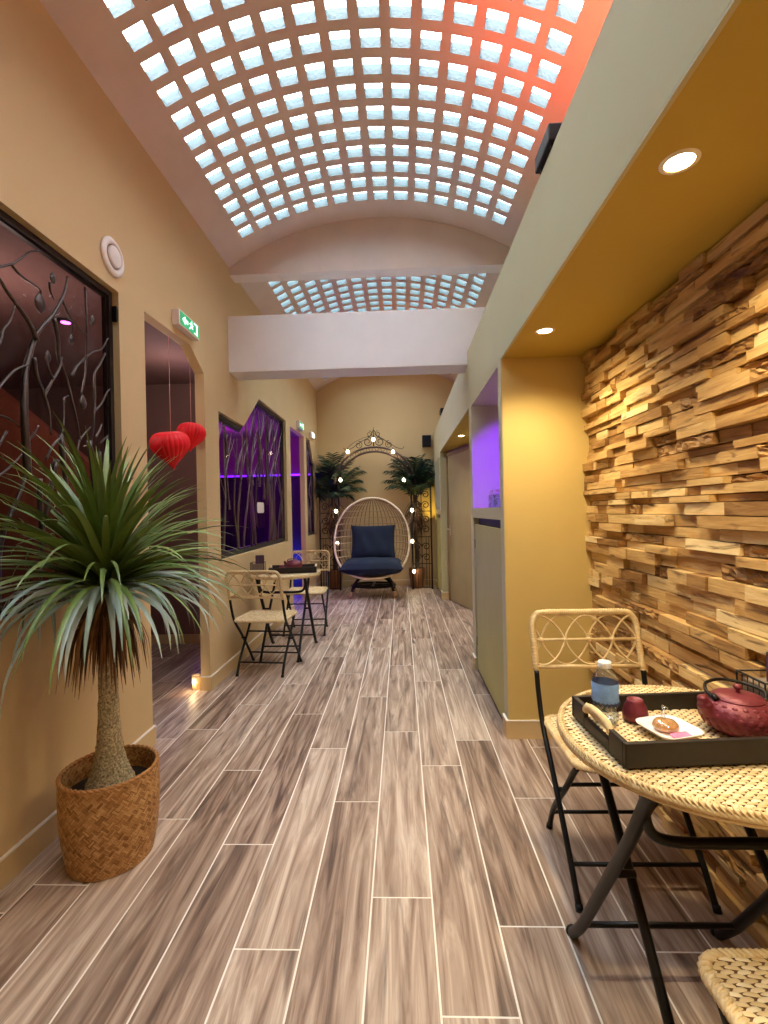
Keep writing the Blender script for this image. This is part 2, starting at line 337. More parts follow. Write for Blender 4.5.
# reclaimed wood cladding of the alcove
m = MB(); m.box(XW-.012, XW, YF, 2.71, 0, 2.135, 1)
z = .0
rr = random.Random(5)
while z < 2.13:
    h = rr.choice((.026, .032, .036, .04, .044, .05)); h = min(h, 2.133-z)
    y = YF-rr.uniform(0, .3)
    while y < 2.70:
        l = rr.choice((.1, .14, .18, .2, .24, .28, .34)); a, b = max(y, YF), min(y+l, 2.706)
        if b-a > .015:
            d = rr.choice((.012, .018, .024, .03, .038, .046, .052)); d = min(d, .022) if .66 < z < .78 else d; d2 = d+rr.uniform(-.004, .004); t = rr.uniform(-.003, .003); x = XW-.012; hh = h-.0015
            q = [(x, a, z), (x, b, z), (x, b, z+hh), (x, a, z+hh), (x-d, a+.001, z+.001), (x-d2, b-.001, z+.001), (x-d2+t, b-.001, z+hh-.001), (x-d+t, a+.001, z+hh-.001)]
            if rr.random() < .10 and b-a > .08:
                n = int((b-a)/.02)+1; vs = []; dk = rr.uniform(.0, .25)
                for i in range(n+1):
                    for k in range(5):
                        e = rr.uniform(-.008, .006)*(1 if 0 < i < n else .3); vs.append((x-max(.006, d+e), a+(b-a)*i/n, z+(hh*k/4 if 0 < k < 4 else hh*k/4)+(rr.uniform(-.003, .003) if 0 < k < 4 else (-rr.random()*.007 if k == 4 else rr.random()*.005))))
                o = len(vs)
                for i in range(n+1): vs += [(x, a+(b-a)*i/n, z), (x, a+(b-a)*i/n, z+hh)]
                fs = [(i*5+k, (i+1)*5+k, (i+1)*5+k+1, i*5+k+1) for i in range(n) for k in range(4)]+[(o+2*i, o+2*i+2, (i+1)*5, i*5) for i in range(n)]+[(o+2*i+1, o+2*i+3, (i+1)*5+4, i*5+4) for i in range(n)]+[(0, 1, 2, 3, 4, o+1, o), (n*5, n*5+1, n*5+2, n*5+3, n*5+4, o+2*n+1, o+2*n)]
                m.add(vs, fs, 0, False, dk)
                y += l; continue
            m.add(q, [(4, 5, 6, 7), (0, 1, 5, 4), (1, 2, 6, 5), (2, 3, 7, 6), (3, 0, 4, 7)], 0, False, min(.98, max(.02, rr.gauss(.52, .24))))
        y += l
    z += h
struct(m.build('wall_cladding', [TEAK, TEAKBACK]))

# spa rooms behind the left wall
m = MB(); m.box(-4.6, -4.5, YF, YB, 0, 2.7); m.box(-4.5, XL-.07, YF-.1, YF, 0, 2.7); m.box(-4.5, -1.98, 4.75, 4.85, 0, 2.7)
struct(m.build('wall_spa', SPAWALL))
m = MB(); m.box(-4.5, XL-.07, YB, YB+.1, 0, 2.7); struct(m.build('wall_spa_end', SPAWALL))
m = MB(); m.box(-4.5, XL-.07, YB-.04, YB, 0, 1.93); struct(m.build('wall_spa_dado', SPADARK))
m = MB(); m.box(-4.6, XL-.07, YF, YB, 2.62, 2.72); struct(m.build('ceiling_spa', SPAWALL))
m = MB(); m.poly([(-3.9, 0), (-2.02, 0), (-2.02, 1.55), (-3.3, 2.61), (-3.9, 2.61)], [], lambda a, b, t: (a, t, b), 3.25, 3.33); struct(m.build('wall_spa_partition', SPARED))
m = MB(); m.box(-4.5, -1.98, 4.738, 4.75, 0, .09); struct(m.build('baseboard_spa', PAINT))

# ---------------------------------------------------------------- windows of the left wall: frame + pane
def inset(poly, d):
    cx = sum(p[0] for p in poly)/len(poly); n = len(poly); out = []
    ar = sum(poly[i][0]*poly[(i+1) % n][1]-poly[(i+1) % n][0]*poly[i][1] for i in range(n)); sg = 1 if ar > 0 else -1
    for i in range(n):
        a, b, c = Vector(poly[i-1]), Vector(poly[i]), Vector(poly[(i+1) % n])
        e1 = (b-a).normalized(); e2 = (c-b).normalized(); n1 = Vector((-e1.y, e1.x))*sg; n2 = Vector((-e2.y, e2.x))*sg
        k = 1+n1.dot(n2); out.append(tuple(b+(n1+n2)*d/max(k, .2)))
    return out
for i, (w, fw) in enumerate(((WIN1, .035), (WIN2, .05), (WIN3, .045))):
    e = struct(bpy.data.objects.new('window_%d' % (i+1), None)); C.objects.link(e)
    m = MB(); m.poly(w, [inset(w, fw)], FL, XL-.048, XL-.069); m.build('window_frame', DARKFRAME, e, fix=False)
    m = MB(); q = inset(w, fw*.6); m.poly(q, [], FL, XL-.061, XL-.065, sides=True); m.build('pane', TINT, e, fix=False)

# ---------------------------------------------------------------- woven surfaces
def weave(m, inside, z, L=.030, Wd=.0098, mat=0, rs=1):
    rg = random.Random(rs); j = 0; y = -.45
    while y < .45:
        x = -.45+(j % 2)*L*.5
        while x < .45:
            if inside(x, y):
                a = .16 if j % 2 else -.16; ca, sa = math.cos(a), math.sin(a); ds = rg.uniform(-.0005, .0005)
                pr = [(-.56, 0, -.003), (-.30, .44, -.0002), (-.30, 0, .0018), (-.30, -.44, -.0002), (.0, .53, .0003), (.0, 0, .0026), (.0, -.53, .0003), (.30, .44, -.0002), (.30, 0, .0018), (.30, -.44, -.0002), (.56, 0, -.003)]
                vs = []
                for (p, q, h) in pr:
                    p *= L; q *= Wd; vs.append((x+p*ca-q*sa, y+p*sa+q*ca, z+h+ds))
                m.add(vs, [(0, 2, 1), (0, 3, 2), (1, 2, 5, 4), (2, 3, 6, 5), (4, 5, 8, 7), (5, 6, 9, 8), (7, 8, 10), (8, 9, 10)], mat, True, rg.uniform(.2, .9))
            x += L
        y += Wd*.92; j += 1
def rrect(hx, hy0, hy1, rad, n=6):
    out = []
    for cx, cy, a0 in ((hx-rad, hy1-rad, 0), (-hx+rad, hy1-rad, 90), (-hx+rad, hy0+rad, 180), (hx-rad, hy0+rad, 270)):
        for k in range(n+1):
            a = math.radians(a0+90*k/n); out.append((cx+rad*math.cos(a), cy+rad*math.sin(a)))
    return out
def in_poly(pl):
    def g(x, y):
        c = False; n = len(pl)
        for i in range(n):
            (x1, y1), (x2, y2) = pl[i], pl[i-1]
            if (y1 > y) != (y2 > y) and x < (x2-x1)*(y-y1)/(y2-y1)+x1: c = not c
        return c
    return g
XYZ = lambda a, b, t: (a, b, t)

# ---------------------------------------------------------------- folding rattan chair (faces local +y)
def make_chair(label, group):
    t = thing('folding_chair', label, 'chair', group=group)
    hw = .215
    prof = lambda z: -.17-(z-.45)*.30      # the back leans
    for s in (-1, 1):
        p = smooth([(s*hw, .222, .0), (s*hw, .13, .125), (s*hw, -.03, .31), (s*hw, -.145, .43), (s*hw, prof(.54), .54), (s*hw, prof(.62), .625)], 5)
        m = MB(); m.tube(p, .0105, 8); m.tube([(s*hw, .222, 0), (s*hw, .213, .018)], .013, 8); m.build('leg', BLACK, t)
    for s in (-1, 1):
        p = smooth([(s*.187, -.185, .0), (s*.187, -.12, .12), (s*.187, .02, .275), (s*.187, .10, .37), (s*.187, .15, .425)], 5)
        m = MB(); m.tube(p, .0105, 8); m.tube([(s*.187, -.185, 0), (s*.187, -.177, .018)], .013, 8); m.build('leg', BLACK, t)
    for (hx, y, z) in ((hw, .148, .098), (.187, -.13, .098), (.187, .045, .305)):
        m = MB(); m.tube([(-hx, y, z), (hx, y, z)], .007, 8); m.build('crossbar', BLACK, t)
    for s in (-1, 1): m = MB(); m.tube([(s*.178, -.0, .262), (s*.222, -.0, .262)], .009, 8); m.build('pivot', BLACK, t)
    # seat
    pl = rrect(.200, -.19, .195, .045)
    m = MB(); m.poly(pl, [], XYZ, .428, .448, 1)
    edge = [(x, y, .441) for x, y in pl]; m.tube(edge, .0115, 8, True, 0, .6)
    weave(m, in_poly(rrect(.197, -.187, .192, .043)), .4495, .030, .0088, rs=3)
    # wrapped rim: short strands over the edge
    for i in range(0, len(edge)):
        a, b = Vector(edge[i]), Vector(edge[(i+1) % len(edge)]); n = max(1, int((b-a).length/.011)); d = (b-a).normalized()
        for k in range(n):
            c = a+(b-a)*(k+.5)/n; o = Vector((d.y, -d.x, 0)); g = d*.008
            m.tube([c-o*.010+Vector((0, 0, .0095))-g, c+o*.004+Vector((0, 0, .0105)), c+o*.0105+g*.5, c+o*.005-Vector((0, 0, .010))+g], .0036, 5, False, 0, random.uniform(.3, .9))
    m.build('seat', [WEAVE, WEAVEDK], t, fix=False)
    # rattan back
    Bk = lambda x, z: (x, prof(z), z)
    b = MB(); top, bot, r = .845, .632, .05
    fr = smooth([Bk(-hw, bot-.01), Bk(-hw, .72), Bk(-hw, top-r), Bk(-hw+r*.3, top-r*.3), Bk(-hw+r, top), Bk(0, top), Bk(hw-r, top), Bk(hw-r*.3, top-r*.3), Bk(hw, top-r), Bk(hw, .72), Bk(hw, bot-.01)], 8)
    b.tube(fr, .0125, 10)
    fr2 = []
    for i in range(len(fr)-1):
        n = max(1, int((fr[i+1]-fr[i]).length/.0075))
        for k in range(n): fr2.append((fr[i].lerp(fr[i+1], k/n), (fr[i+1]-fr[i]).normalized()))
    for c, d in fr2:      # binding rings
        o1 = d.orthogonal().normalized(); o2 = d.cross(o1)
        b.tube([c+(o1*math.cos(q)+o2*math.sin(q))*.0118 for q in (0, PI/3, 2*PI/3, PI, 4*PI/3, 5*PI/3)], .0034, 4, True)
    b.tube([Bk(-hw, bot+.004), Bk(hw, bot+.004)], .0085, 8); b.build('back_frame', RATTAN, t)
    md = (top+bot)/2; l = MB(); l.tube([Bk(-hw, md), Bk(hw, md)], .0062, 8)
    p = 2*hw/4.4; A = (top-bot)/2-.012
    for k in range(4):
        pts = []
        for i in range(49):
            x = -hw+.006+(2*hw-.012)*i/48; s = math.sin(PI/2*(x+hw*.96)/p*1.0+k*PI/2); s = math.copysign(abs(s)**.72, s)
            q = Bk(x, md+A*s); pts.append((q[0], q[1]+(.004 if k % 2 else -.004), q[2]))
        l.tube(smooth(pts, 2), .0042, 6)
    for i in range(5):
        x = -hw*.96+p*i*1.0
        if x > -hw+.01:
            c = Vector(Bk(x, md)); l.tube([c+Vector((-.008, 0, 0)), c+Vector((.008, 0, 0))], .0105, 8)
    l.build('back_lattice', RATTAN, t)
    return t
CH = 'folding rattan chairs'
chair = make_chair('rattan folding chair behind the bottle at the wood clad wall, facing the camera', CH); chair.location = (.757, 1.765, 0); chair.rotation_euler = (0, 0, PI)
dup(chair, (.733, .722, 0), 0, 'rattan chair cut off at the lower right corner, only its woven seat showing', CH)
dup(chair, (-1.132, 3.925, 0), math.radians(-5), 'rattan folding chair turned away from the camera at the small left table', CH)
dup(chair, (-1.05, 5.19, 0), PI+.02, 'rattan folding chair on the far side of the small left table, near the blue doorway', CH)

# ---------------------------------------------------------------- round rattan table
def make_table(label):
    t = thing('bistro_table', label, 'table', group='round rattan bistro tables')
    R_, h = .313, .74
    m = MB(); m.lathe([(0, h-.020), (R_-.01, h-.020), (R_-.01, h-.004), (0, h-.004)], 48, mat=1); weave(m, lambda x, y: x*x+y*y < (R_-.008)**2, h-.002, .0225, .0088, 0, 9)
    m.build('tabletop', [WEAVE, WEAVEDK], t, fix=False)
    m = MB()
    for zz, q in ((h-.004, 0), (h-.013, .004), (h-.022, .001)): m.tube([((R_+q)*math.cos(2*PI*i/64), (R_+q)*math.sin(2*PI*i/64), zz) for i in range(64)], .0055, 6, True, 0, .5)
    n = 190
    for i in range(n):
        a = 2*PI*i/n; c, s = math.cos(a), math.sin(a); c2, s2 = math.cos(a+.04), math.sin(a+.04)
        m.tube([((R_-.008)*c, (R_-.008)*s, h+.0015), ((R_+.004)*c, (R_+.004)*s, h+.001), ((R_+.0075)*c2, (R_+.0075)*s2, h-.012), ((R_+.002)*c2, (R_+.001)*s2, h-.024)], .0024, 4, False, 0, random.uniform(.3, .9))
    m.build('rim', WEAVE, t)
    for x in (-.215, .215):
        m = MB(); m.tube(smooth([(x, .29, .0), (x, .235, .06), (x, .175, .14), (x, .0, .40), (x, -.10, .55), (x, -.19, .70), (x, -.21, .715)], 5), .0145, 10); m.tube([(x, .296, -.0), (x, .283, .014)], .0165, 10); m.build('leg', BLACK, t)
    for x in (-.165, .165):
        m = MB(); m.tube(smooth([(x, -.315, .0), (x, -.255, .08), (x, -.02, .36), (x, .18, .58), (x, .25, .70), (x, .26, .715)], 5), .0115, 10); m.tube([(x, -.321, 0), (x, -.311, .014)], .0135, 10); m.build('leg', BLACK, t)
    m = MB(); m.tube([(-.215, .20, .105), (.215, .20, .105)], .008, 8); m.build('crossbar', BLACK, t)
    m = MB(); m.tube([(-.165, -.225, .115), (.165, -.225, .115)], .008, 8); m.build('crossbar', BLACK, t)
    m = MB(); m.tube(smooth([(-.205, -.16, .715), (-.205, -.155, .63), (-.16, -.15, .585), (0, -.15, .58), (.16, -.15, .585), (.205, -.155, .63), (.205, -.16, .715)], 6), .0115, 10); m.build('support_bar', BLACK, t)
    for x in (-.19, .19): m = MB(); m.tube([(x-.03, -.005, .405), (x+.03, -.005, .405)], .009, 8); m.build('pivot', BLACK, t); m = MB(); m.box(x-.012, x+.012, .10, .24, .69, .719); m.build('hinge_bracket', BLACK, t)
    return t
tab = make_table('round rattan table with black tray against the wood clad wall'); tab.location = (.704, 1.175, 0)
dup(tab, (-1.085, 4.42, 0), 0, 'small round rattan table between two chairs under the purple window', 'round rattan bistro tables')

# ---------------------------------------------------------------- tray and what stands on it
TZ = .7445
def make_tray(label, loc, rz):
    t = thing('serving_tray', label, 'tray', loc, rz, 'dark trays with wicker bottoms')
    hx, hy, h = .215, .132, .052
    m = MB()
    for (x0, x1, y0, y1) in ((-hx, hx, -hy, -hy+.012), (-hx, hx, hy-.012, hy)): m.bbox(x0, x1, y0, y1, 0, h, .002)
    for s in (-1, 1):
        x0, x1 = (-hx, -hx+.012) if s < 0 else (hx-.012, hx); m.bbox(x0, x1, -hy+.0125, -.06, 0, h, .002); m.bbox(x0, x1, .06, hy-.0125, 0, h, .002); m.bbox(x0, x1, -.06, .06, 0, .026, .002)
    m.box(-hx+.01, hx-.01, -hy+.01, hy-.01, 0, .006); m.build('frame', WENGE, t)
    b = MB(); weave(b, lambda x, y: abs(x) < hx-.014 and abs(y) < hy-.014, .009, .024, .0088, 0, 4); b.box(-hx+.012, hx-.012, -hy+.012, hy-.012, .0062, .008, 1); b.build('wicker_bottom', [WEAVE, WICKERDK], t, fix=False)
    for s in (-1, 1):
        m = MB(); x = s*(hx-.006); m.tube(smooth([(x, -.062, .042), (x, -.045, .056), (x, 0, .060), (x, .045, .056), (x, .062, .042)], 6), .009, 8)
        for k in range(18): a = -.055+.11*k/17; m.tube([(x-.0095, a, .050), (x, a+.002, .0665-abs(a)*.12), (x+.0095, a, .050)], .0032, 5)
        m.build('handle', RATTAN, t)
    return t
tray = make_tray('dark tray carrying bottle and burgundy teapot on the near right table', (.660, 1.155, TZ), math.radians(4))
dup(tray, (-1.02, 4.44, TZ), math.radians(10), 'dark tray on the small left table below the purple window', 'dark trays with wicker bottoms')
BZ = TZ+.0145
# bottle
t = thing('water_bottle', 'small clear plastic water bottle with white cap on the black tray', 'bottle', (.496, 1.205, BZ)); t.scale = (1, 1, .89)
m = MB(); m.lathe([(0, 0), (.026, 0), (.0305, .006), (.031, .02), (.029, .026), (.031, .032), (.029, .038), (.031, .044), (.030, .06), (.0295, .085), (.031, .10), (.031, .112), (.027, .126), (.019, .138), (.0145, .144), (.0145, .150)], 32); m.build('bottle_body', CLEAR, t)
m = MB(); m.lathe([(0, .002), (.0245, .003), (.028, .02), (.0275, .06), (.0275, .095), (0, .095)], 24); m.build('water', glass('water', (.90, .95, 1, 1), .02, .05, .15), t)
m = MB(); m.lathe([(.0305, .058), (.0312, .060), (.0308, .080), (.0318, .108), (.0312, .110)], 32, mat=0); m.build('label', mat('bottle label', (130, 176, 250), .4, var=.18, vscale=60), t)
m = MB()      # dark lettering-like wave band of the label
for k in range(9):
    a = math.radians(195+k*18); q = .0322
    m.tube([(q*math.cos(a), q*math.sin(a), .052), (q*math.cos(a+.12), q*math.sin(a+.12), .060), (q*math.cos(a+.26), q*math.sin(a+.26), .050)], .0022, 5)
m.build('label_print', mat('label print', (40, 50, 84), .5), t)
m = MB(); m.lathe([(0, .149), (.0155, .149), (.016, .151), (.016, .163), (.0148, .166), (0, .166)], 24, rf=lambda a, z: 1+.02*math.cos(18*a)); m.build('cap', PORC, t)
# upturned cup
def make_cup(label, loc):
    t = tag(MB().lathe([(0, .046), (.013, .046), (.016, .051), (.0185, .050), (.0195, .044), (.026, .032), (.0295, .016), (.0285, .002), (.026, 0), (.024, .004), (.022, .03), (0, .036)], 32, rf=lambda a, z: 1+(.02*math.cos(12*a+z*300) if .004 < z < .044 else 0)).build('tea_cup', BURG), label, 'cup', 'burgundy tea cups'); t.location = loc; return t
make_cup('small burgundy cup turned upside down beside the water bottle', (.572, 1.212, BZ))
# square white plate
def make_plate(label, loc, rz):
    m = MB(); rings = [(.060, .028, .010), (.052, .020, .0035), (.034, .016, .0012), (.034, .016, 0)]
    L = []
    for hx, rd, z in [(.056, .027, .0175), (.0565, .027, .019), (.053, .025, .0185), (.040, .020, .006), (.038, .019, .005)]: L.append([(x, y, z) for x, y in rrect(hx, -hx, hx, rd)])
    L = [[(x, y, 0) for x, y in rrect(.034, -.034, .034, .014)]]+L; n = len(L[0]); vs = [p for l in L for p in l]
    fs = [(i*n+k, i*n+(k+1) % n, (i+1)*n+(k+1) % n, (i+1)*n+k) for i in range(len(L)-1) for k in range(n)]+[tuple(range(n))[::-1], tuple((len(L)-1)*n+k for k in range(n))]
    m.add(vs, fs, 0, True); o = m.build('square_plate', PORC); tag(o, label, 'plate', 'white square plates'); o.location = loc; o.rotation_euler = (0, 0, rz); return o
make_plate('square white porcelain plate with a biscuit beside the burgundy teapot', (.610, 1.132, BZ), .28)
t = thing('wrapped_biscuit', 'round golden biscuit in clear wrapper on the white plate', 'biscuit', (.608, 1.142, BZ+.0065))
m = MB(); m.lathe([(0, 0), (.018, 0), (.0265, .006), (.027, .012), (.022, .019), (.010, .022), (0, .0225)], 20, rf=lambda a, z: 1+.05*math.cos(9*a)); m.build('biscuit', mat('biscuit', (226, 158, 96), .6, var=.2, vscale=120), t)
m = MB(); m.lathe([(0, .0235), (.012, .0232), (.024, .0195), (.029, .012), (.0285, .004)], 16, rf=lambda a, z: 1+.08*math.cos(5*a+z*200)); m.tube([(.0, .01, .022), (.006, .022, .034), (.013, .026, .042)], [.006, .0035, .008], 6); m.build('wrapper', CLEAR, t)
m = MB(); m.poly([(-.028, -.011), (.024, -.014), (.029, .009), (-.022, .012)], [], lambda a, b, q: (a, b, q+.0025*math.sin(a*160)), 0, .004)
o = m.build('sugar_sachet', mat('pink sachet', (238, 130, 176), .45, var=.12, vscale=80)); tag(o, 'pink paper sachet leaning at the front of the white plate', 'sachet'); o.location = (.622, 1.104, BZ+.0075); o.rotation_euler = (.16, 0, .45)
# teapot
def make_teapot(label, loc, rz):
    t = thing('teapot', label, 'teapot', loc, rz, 'burgundy cast iron teapots')
    pr = [(0, 0), (.05, 0), (.058, .004), (.074, .02), (.083, .038), (.084, .050), (.078, .064), (.066, .074), (.056, .079), (.054, .082), (0, .082)]
    m = MB(); m.lathe(pr, 48)
    for j, (rr, z, nb, rad) in enumerate(((.0825, .034, 24, .0085), (.0838, .0475, 24, .0085), (.0775, .0605, 22, .008), (.068, .071, 20, .0065), (.0765, .0215, 22, .007))):
        for k in range(nb):
            a = 2*PI*(k+.5*(j % 2))/nb; c = Vector((rr*math.cos(a), rr*math.sin(a), z)); nz = (z-.042)*14; n = Vector((math.cos(a), math.sin(a), nz)).normalized(); e = n.orthogonal().normalized(); g = n.cross(e)
            vs = [c+n*.0020]; fs = []
            for i in range(10): b = 2*PI*i/10; vs.append(c+n*.0014+(e*math.cos(b)+g*math.sin(b))*rad*.75)
            for i in range(10): b = 2*PI*i/10; vs.append(c-n*.0006+(e*math.cos(b)+g*math.sin(b))*rad*1.08)
            for i in range(10): fs += [(0, 1+i, 1+(i+1) % 10), (1+i, 11+i, 11+(i+1) % 10, 1+(i+1) % 10)]
            m.add(vs, fs, 0, True)
    m.build('teapot_body', BURG, t)
    m = MB(); m.tube(smooth([(-.066, 0, .050), (-.080, 0, .060), (-.088, 0, .074), (-.094, 0, .088)], 5), [.021]*5+[.017]*5+[.013]*4+[.011]*2, 12); m.build('spout', BURG, t)
    l = MB(); l.lathe([(.054, .0822), (.052, .086), (.030, .092), (.010, .094), (0, .094)], 40); l.lathe([(.053, .084), (.0555, .083), (.0555, .0805), (.053, .080)], 40); lid = l.build('lid', BURG, t)
    k = MB(); k.lathe([(.005, .093), (.004, .099), (.009, .104), (.010, .109), (.006, .113), (0, .114)], 20); k.build('knob', BURG, lid)
    h = MB(); h.tube(smooth([(-.060, .006, .082), (-.056, .034, .089), (-.03, .068, .095), (.02, .082, .097), (.062, .060, .093), (.084, .02, .086), (.078, .004, .072)], 6), .0042, 8)
    h.tube([(-.058, -.006, .08), (-.058, .010, .086)], .007, 8); h.tube([(.066, -.008, .070), (.084, .010, .068)], .008, 8); h.build('handle', BLACK, t)
    return t
tp = make_teapot('burgundy cast iron teapot with black handle on the near right tray', (.780, 1.150, BZ), .1); tp.scale = (.95, .95, .95)
dup(tp, (-1.03, 4.50, BZ), .6, 'purple lit teapot on the tray of the small left table', 'burgundy cast iron teapots')
make_cup('tiny dark cup on the tray of the small left table', (-1.12, 4.40, BZ))
make_plate('white square plate at the front of the tray on the left table', (-1.10, 4.375, BZ), .2).name = 'square_plate'
# menu stand
def make_stand(label, loc, rz):
    t = thing('menu_stand', label, 'menu stand', loc, rz, 'black wire menu stands')
    m = MB()
    for y in (-.05, .05):
        m.tube([(-.06, y, .003), (-.06, y, .10), (.06, y, .10), (.06, y, .003)], .003, 6); m.tube([(-.06, y, .004), (.06, y, .004)], .003, 6)
    for x in (-.06, .06):
        for z in (.004, .10): m.tube([(x, -.05, z), (x, .05, z)], .003, 6)
    for k in range(1, 5): m.tube([(-.06, -.05+.02*k, .004), (-.06, -.05+.02*k, .10)], .0016, 5)
    m.build('wire_frame', BLACK, t)
    m = MB(); m.bbox(-.052, .052, -.04, .04, .006, .085, .003); m.build('napkins', mat('grey napkins', (120, 104, 92), .8, var=.2, vscale=50), t)
    m = MB(); m.bbox(-.02, .058, -.01, .0, .088, .165, .001); m.build('card', mat('plum card', (74, 48, 78), .5, var=.2, vscale=30), t)
    return t
st = make_stand('black wire stand with plum card behind the burgundy teapot', (.948, 1.262, TZ), .0)
dup(st, (-1.33, 4.36, TZ), .1, 'black wire stand with card against the wall on the left table', 'black wire menu stands')

# ---------------------------------------------------------------- big potted palm in a woven basket
PX, PY = -1.135, 1.79
t = thing('woven_basket', 'round brown woven basket holding the spiky palm by the left wall', 'basket', (PX, PY, 0))
H, R0, R1 = .332, .143, .168
rad_at = lambda z: R0+(R1-R0)*(z/H)**.8+.010*math.sin(PI*z/H)
m = MB(); zs = [H*i/10 for i in range(11)]
m.lathe([(0, .002), (R0-.01, .0)]+[(rad_at(z)-.004, z) for z in zs]+[(rad_at(z)-.011, z) for z in zs[::-1]]+[(R0-.012, .012), (0, .012)], 48, mat=1)
s = .0262; nu = 34; du = 2*PI/nu; rg = random.Random(2)
for half in (0, 1):      # diagonal checker of split-cane slats, outside and inside
    off = .0015 if half == 0 else -.0135
    rows = int(H/(s*.92))+1
    for j in range(-1, rows*2):
        for i in range(nu):
            uc = (i+.5*(j % 2))*du; zc = s*.5*j*1.0+.006; sgn = 1 if (j % 2) else -1
            for q in (-1, 0, 1):
                vs = []
                for (a, b) in ((-.48, -.14), (.48, -.14), (.48, .14), (-.48, .14)):
                    a2, b2 = a*s*1.0, (b+q*.31)*s*1.0; c45 = .7071
                    dx, dz = (a2*c45-b2*c45*sgn, (a2*sgn+b2)*c45); z = zc+dz
                    z = min(max(z, .003), H-.003); R = rad_at(z)+off+(.0016 if abs(a) < .3 else 0); ang = uc+dx/(rad_at(.17))*1.0
                    vs.append((R*math.cos(ang), R*math.sin(ang), z))
                m.add(vs, [(0, 1, 2, 3)], 0, False, rg.uniform(.15, .9))
m.build('basket_body', [WICKER, WICKERDK], t, fix=False)
m = MB()
for q in (0, PI/6): m.tube([((rad_at(H)-.004+.004*math.sin(24*2*PI*i/144+q*6))*math.cos(2*PI*i/144), (rad_at(H)-.004+.004*math.sin(24*2*PI*i/144+q*6))*math.sin(2*PI*i/144), H+.003*math.cos(24*2*PI*i/144+q*6)) for i in range(144)], .0052, 6, True)
m.build('rim', mat('cane rim', (178, 128, 74), .6, var=.2, vscale=80), t)

pt = thing('potted_palm', 'spiky yucca like palm with swollen trunk standing in the woven basket', 'plant', (PX, PY, .013))
m = MB(); m.lathe([(0, .245), (.08, .247), (rad_at(.24)-.016, .242), (R0-.016, .0), (0, 0)], 36); m.build('soil', SOIL, pt)
m = MB(); rg = random.Random(11)
prof = [(.088, .235), (.084, .262), (.068, .30), (.054, .35), (.043, .42), (.036, .52), (.033, .64), (.034, .78), (.040, .90), (.043, 1.0), (.042, 1.06), (.02, 1.10), (0, 1.10)]
P2 = []
for i in range(len(prof)-1):
    for k in range(5): q = k/5; P2.append((prof[i][0]*(1-q)+prof[i+1][0]*q, prof[i][1]*(1-q)+prof[i+1][1]*q))
P2.append(prof[-1])
rows = {}
m.lathe(P2, 40, rf=lambda a, z: 1+.035*math.sin(a*11+z*140)+.03*math.sin(a*17-z*210)+.03*math.sin(z*320+3*math.sin(a*3)))
m.build('trunk', BARK, pt)
def blade(m, p0, az, el, L, w, bend, mt, rnd, n=12, tw=0, rough=0, keep=None):
    p = Vector(p0); e = el; vs = []; fs = []; h = L/n; a = az
    for i in range(n+1):
        k = i/n; ww = w*(min(1, k*7+.45))*(1-k**2.2)+.0006
        d = Vector((math.cos(a)*math.cos(e), math.sin(a)*math.cos(e), math.sin(e))); side = Vector((-math.sin(a), math.cos(a), 0)); up = side.cross(d)
        side = side*math.cos(tw)+up*math.sin(tw); up = side.cross(d)
        vs += [p-side*ww+up*ww*.35, p.copy(), p+side*ww+up*ww*.35]
        p = p+d*h; e = max(-1.45, e-bend*h/L*n/12*(.35+1.3*k)*(12/n)); a += rough*(random.random()-.5)
        if keep: p = keep(p)
    for i in range(n): b = 3*i; fs += [(b, b+1, b+4, b+3), (b+1, b+2, b+5, b+4)]
    m.add(vs, fs, mt, True, rnd)
rg = random.Random(21); random.seed(4)
def keepx(p):
    lim = XL+.03-PX
    if p.x < lim: p = Vector((lim+.0*(p.x-lim), p.y, p.z))
    return p
fol = MB()
for i in range(210):
    k = i/210; az = i*2.39996+rg.uniform(-.2, .2); el = math.radians(86-78*k**.9+rg.uniform(-8, 8)); L = .555+.06*k+rg.uniform(-.06, .07)
    L *= .9 if math.cos(az) < -.3 else .86 if math.cos(az) > .4 else 1
    rr = .035; z0 = 1.10-.09*k
    blade(fol, (rr*math.cos(az)*k, rr*math.sin(az)*k, z0), az, el, L, .0150-.003*k, .55+.95*k+rg.uniform(-.2, .3), 0, rg.uniform(.1, .6)+.25*(1-k)*rg.random(), keep=keepx, tw=rg.uniform(-.5, .5))
for i in range(74):
    az = i*2.39996+rg.uniform(-.2, .2); el = math.radians(rg.uniform(-6, 26)); L = rg.uniform(.40, .60)
    L *= .85 if math.cos(az) < -.3 else .86 if math.cos(az) > .4 else 1
    blade(fol, (.04*math.cos(az), .04*math.sin(az), 1.02-.03*rg.random()), az, el, L, .0135, rg.uniform(1.5, 2.3), 1, rg.uniform(.1, .9), keep=keepx, tw=rg.uniform(-.3, .3))
fol.build('foliage', [LEAF, LEAFPALE], pt, fix=False)
dry = MB()
for i in range(150):
    az = i*2.39996; L = rg.uniform(.20, .34)
    blade(dry, (.04*math.cos(az), .04*math.sin(az), 1.01-.1*rg.random()), az, math.radians(rg.uniform(-80, -38)), L, .006, 1.8, 0, rg.uniform(.05, .95), n=8, tw=rg.uniform(-1, 1), rough=.25)
dry.build('dry_leaves', DRYLEAF, pt, fix=False)

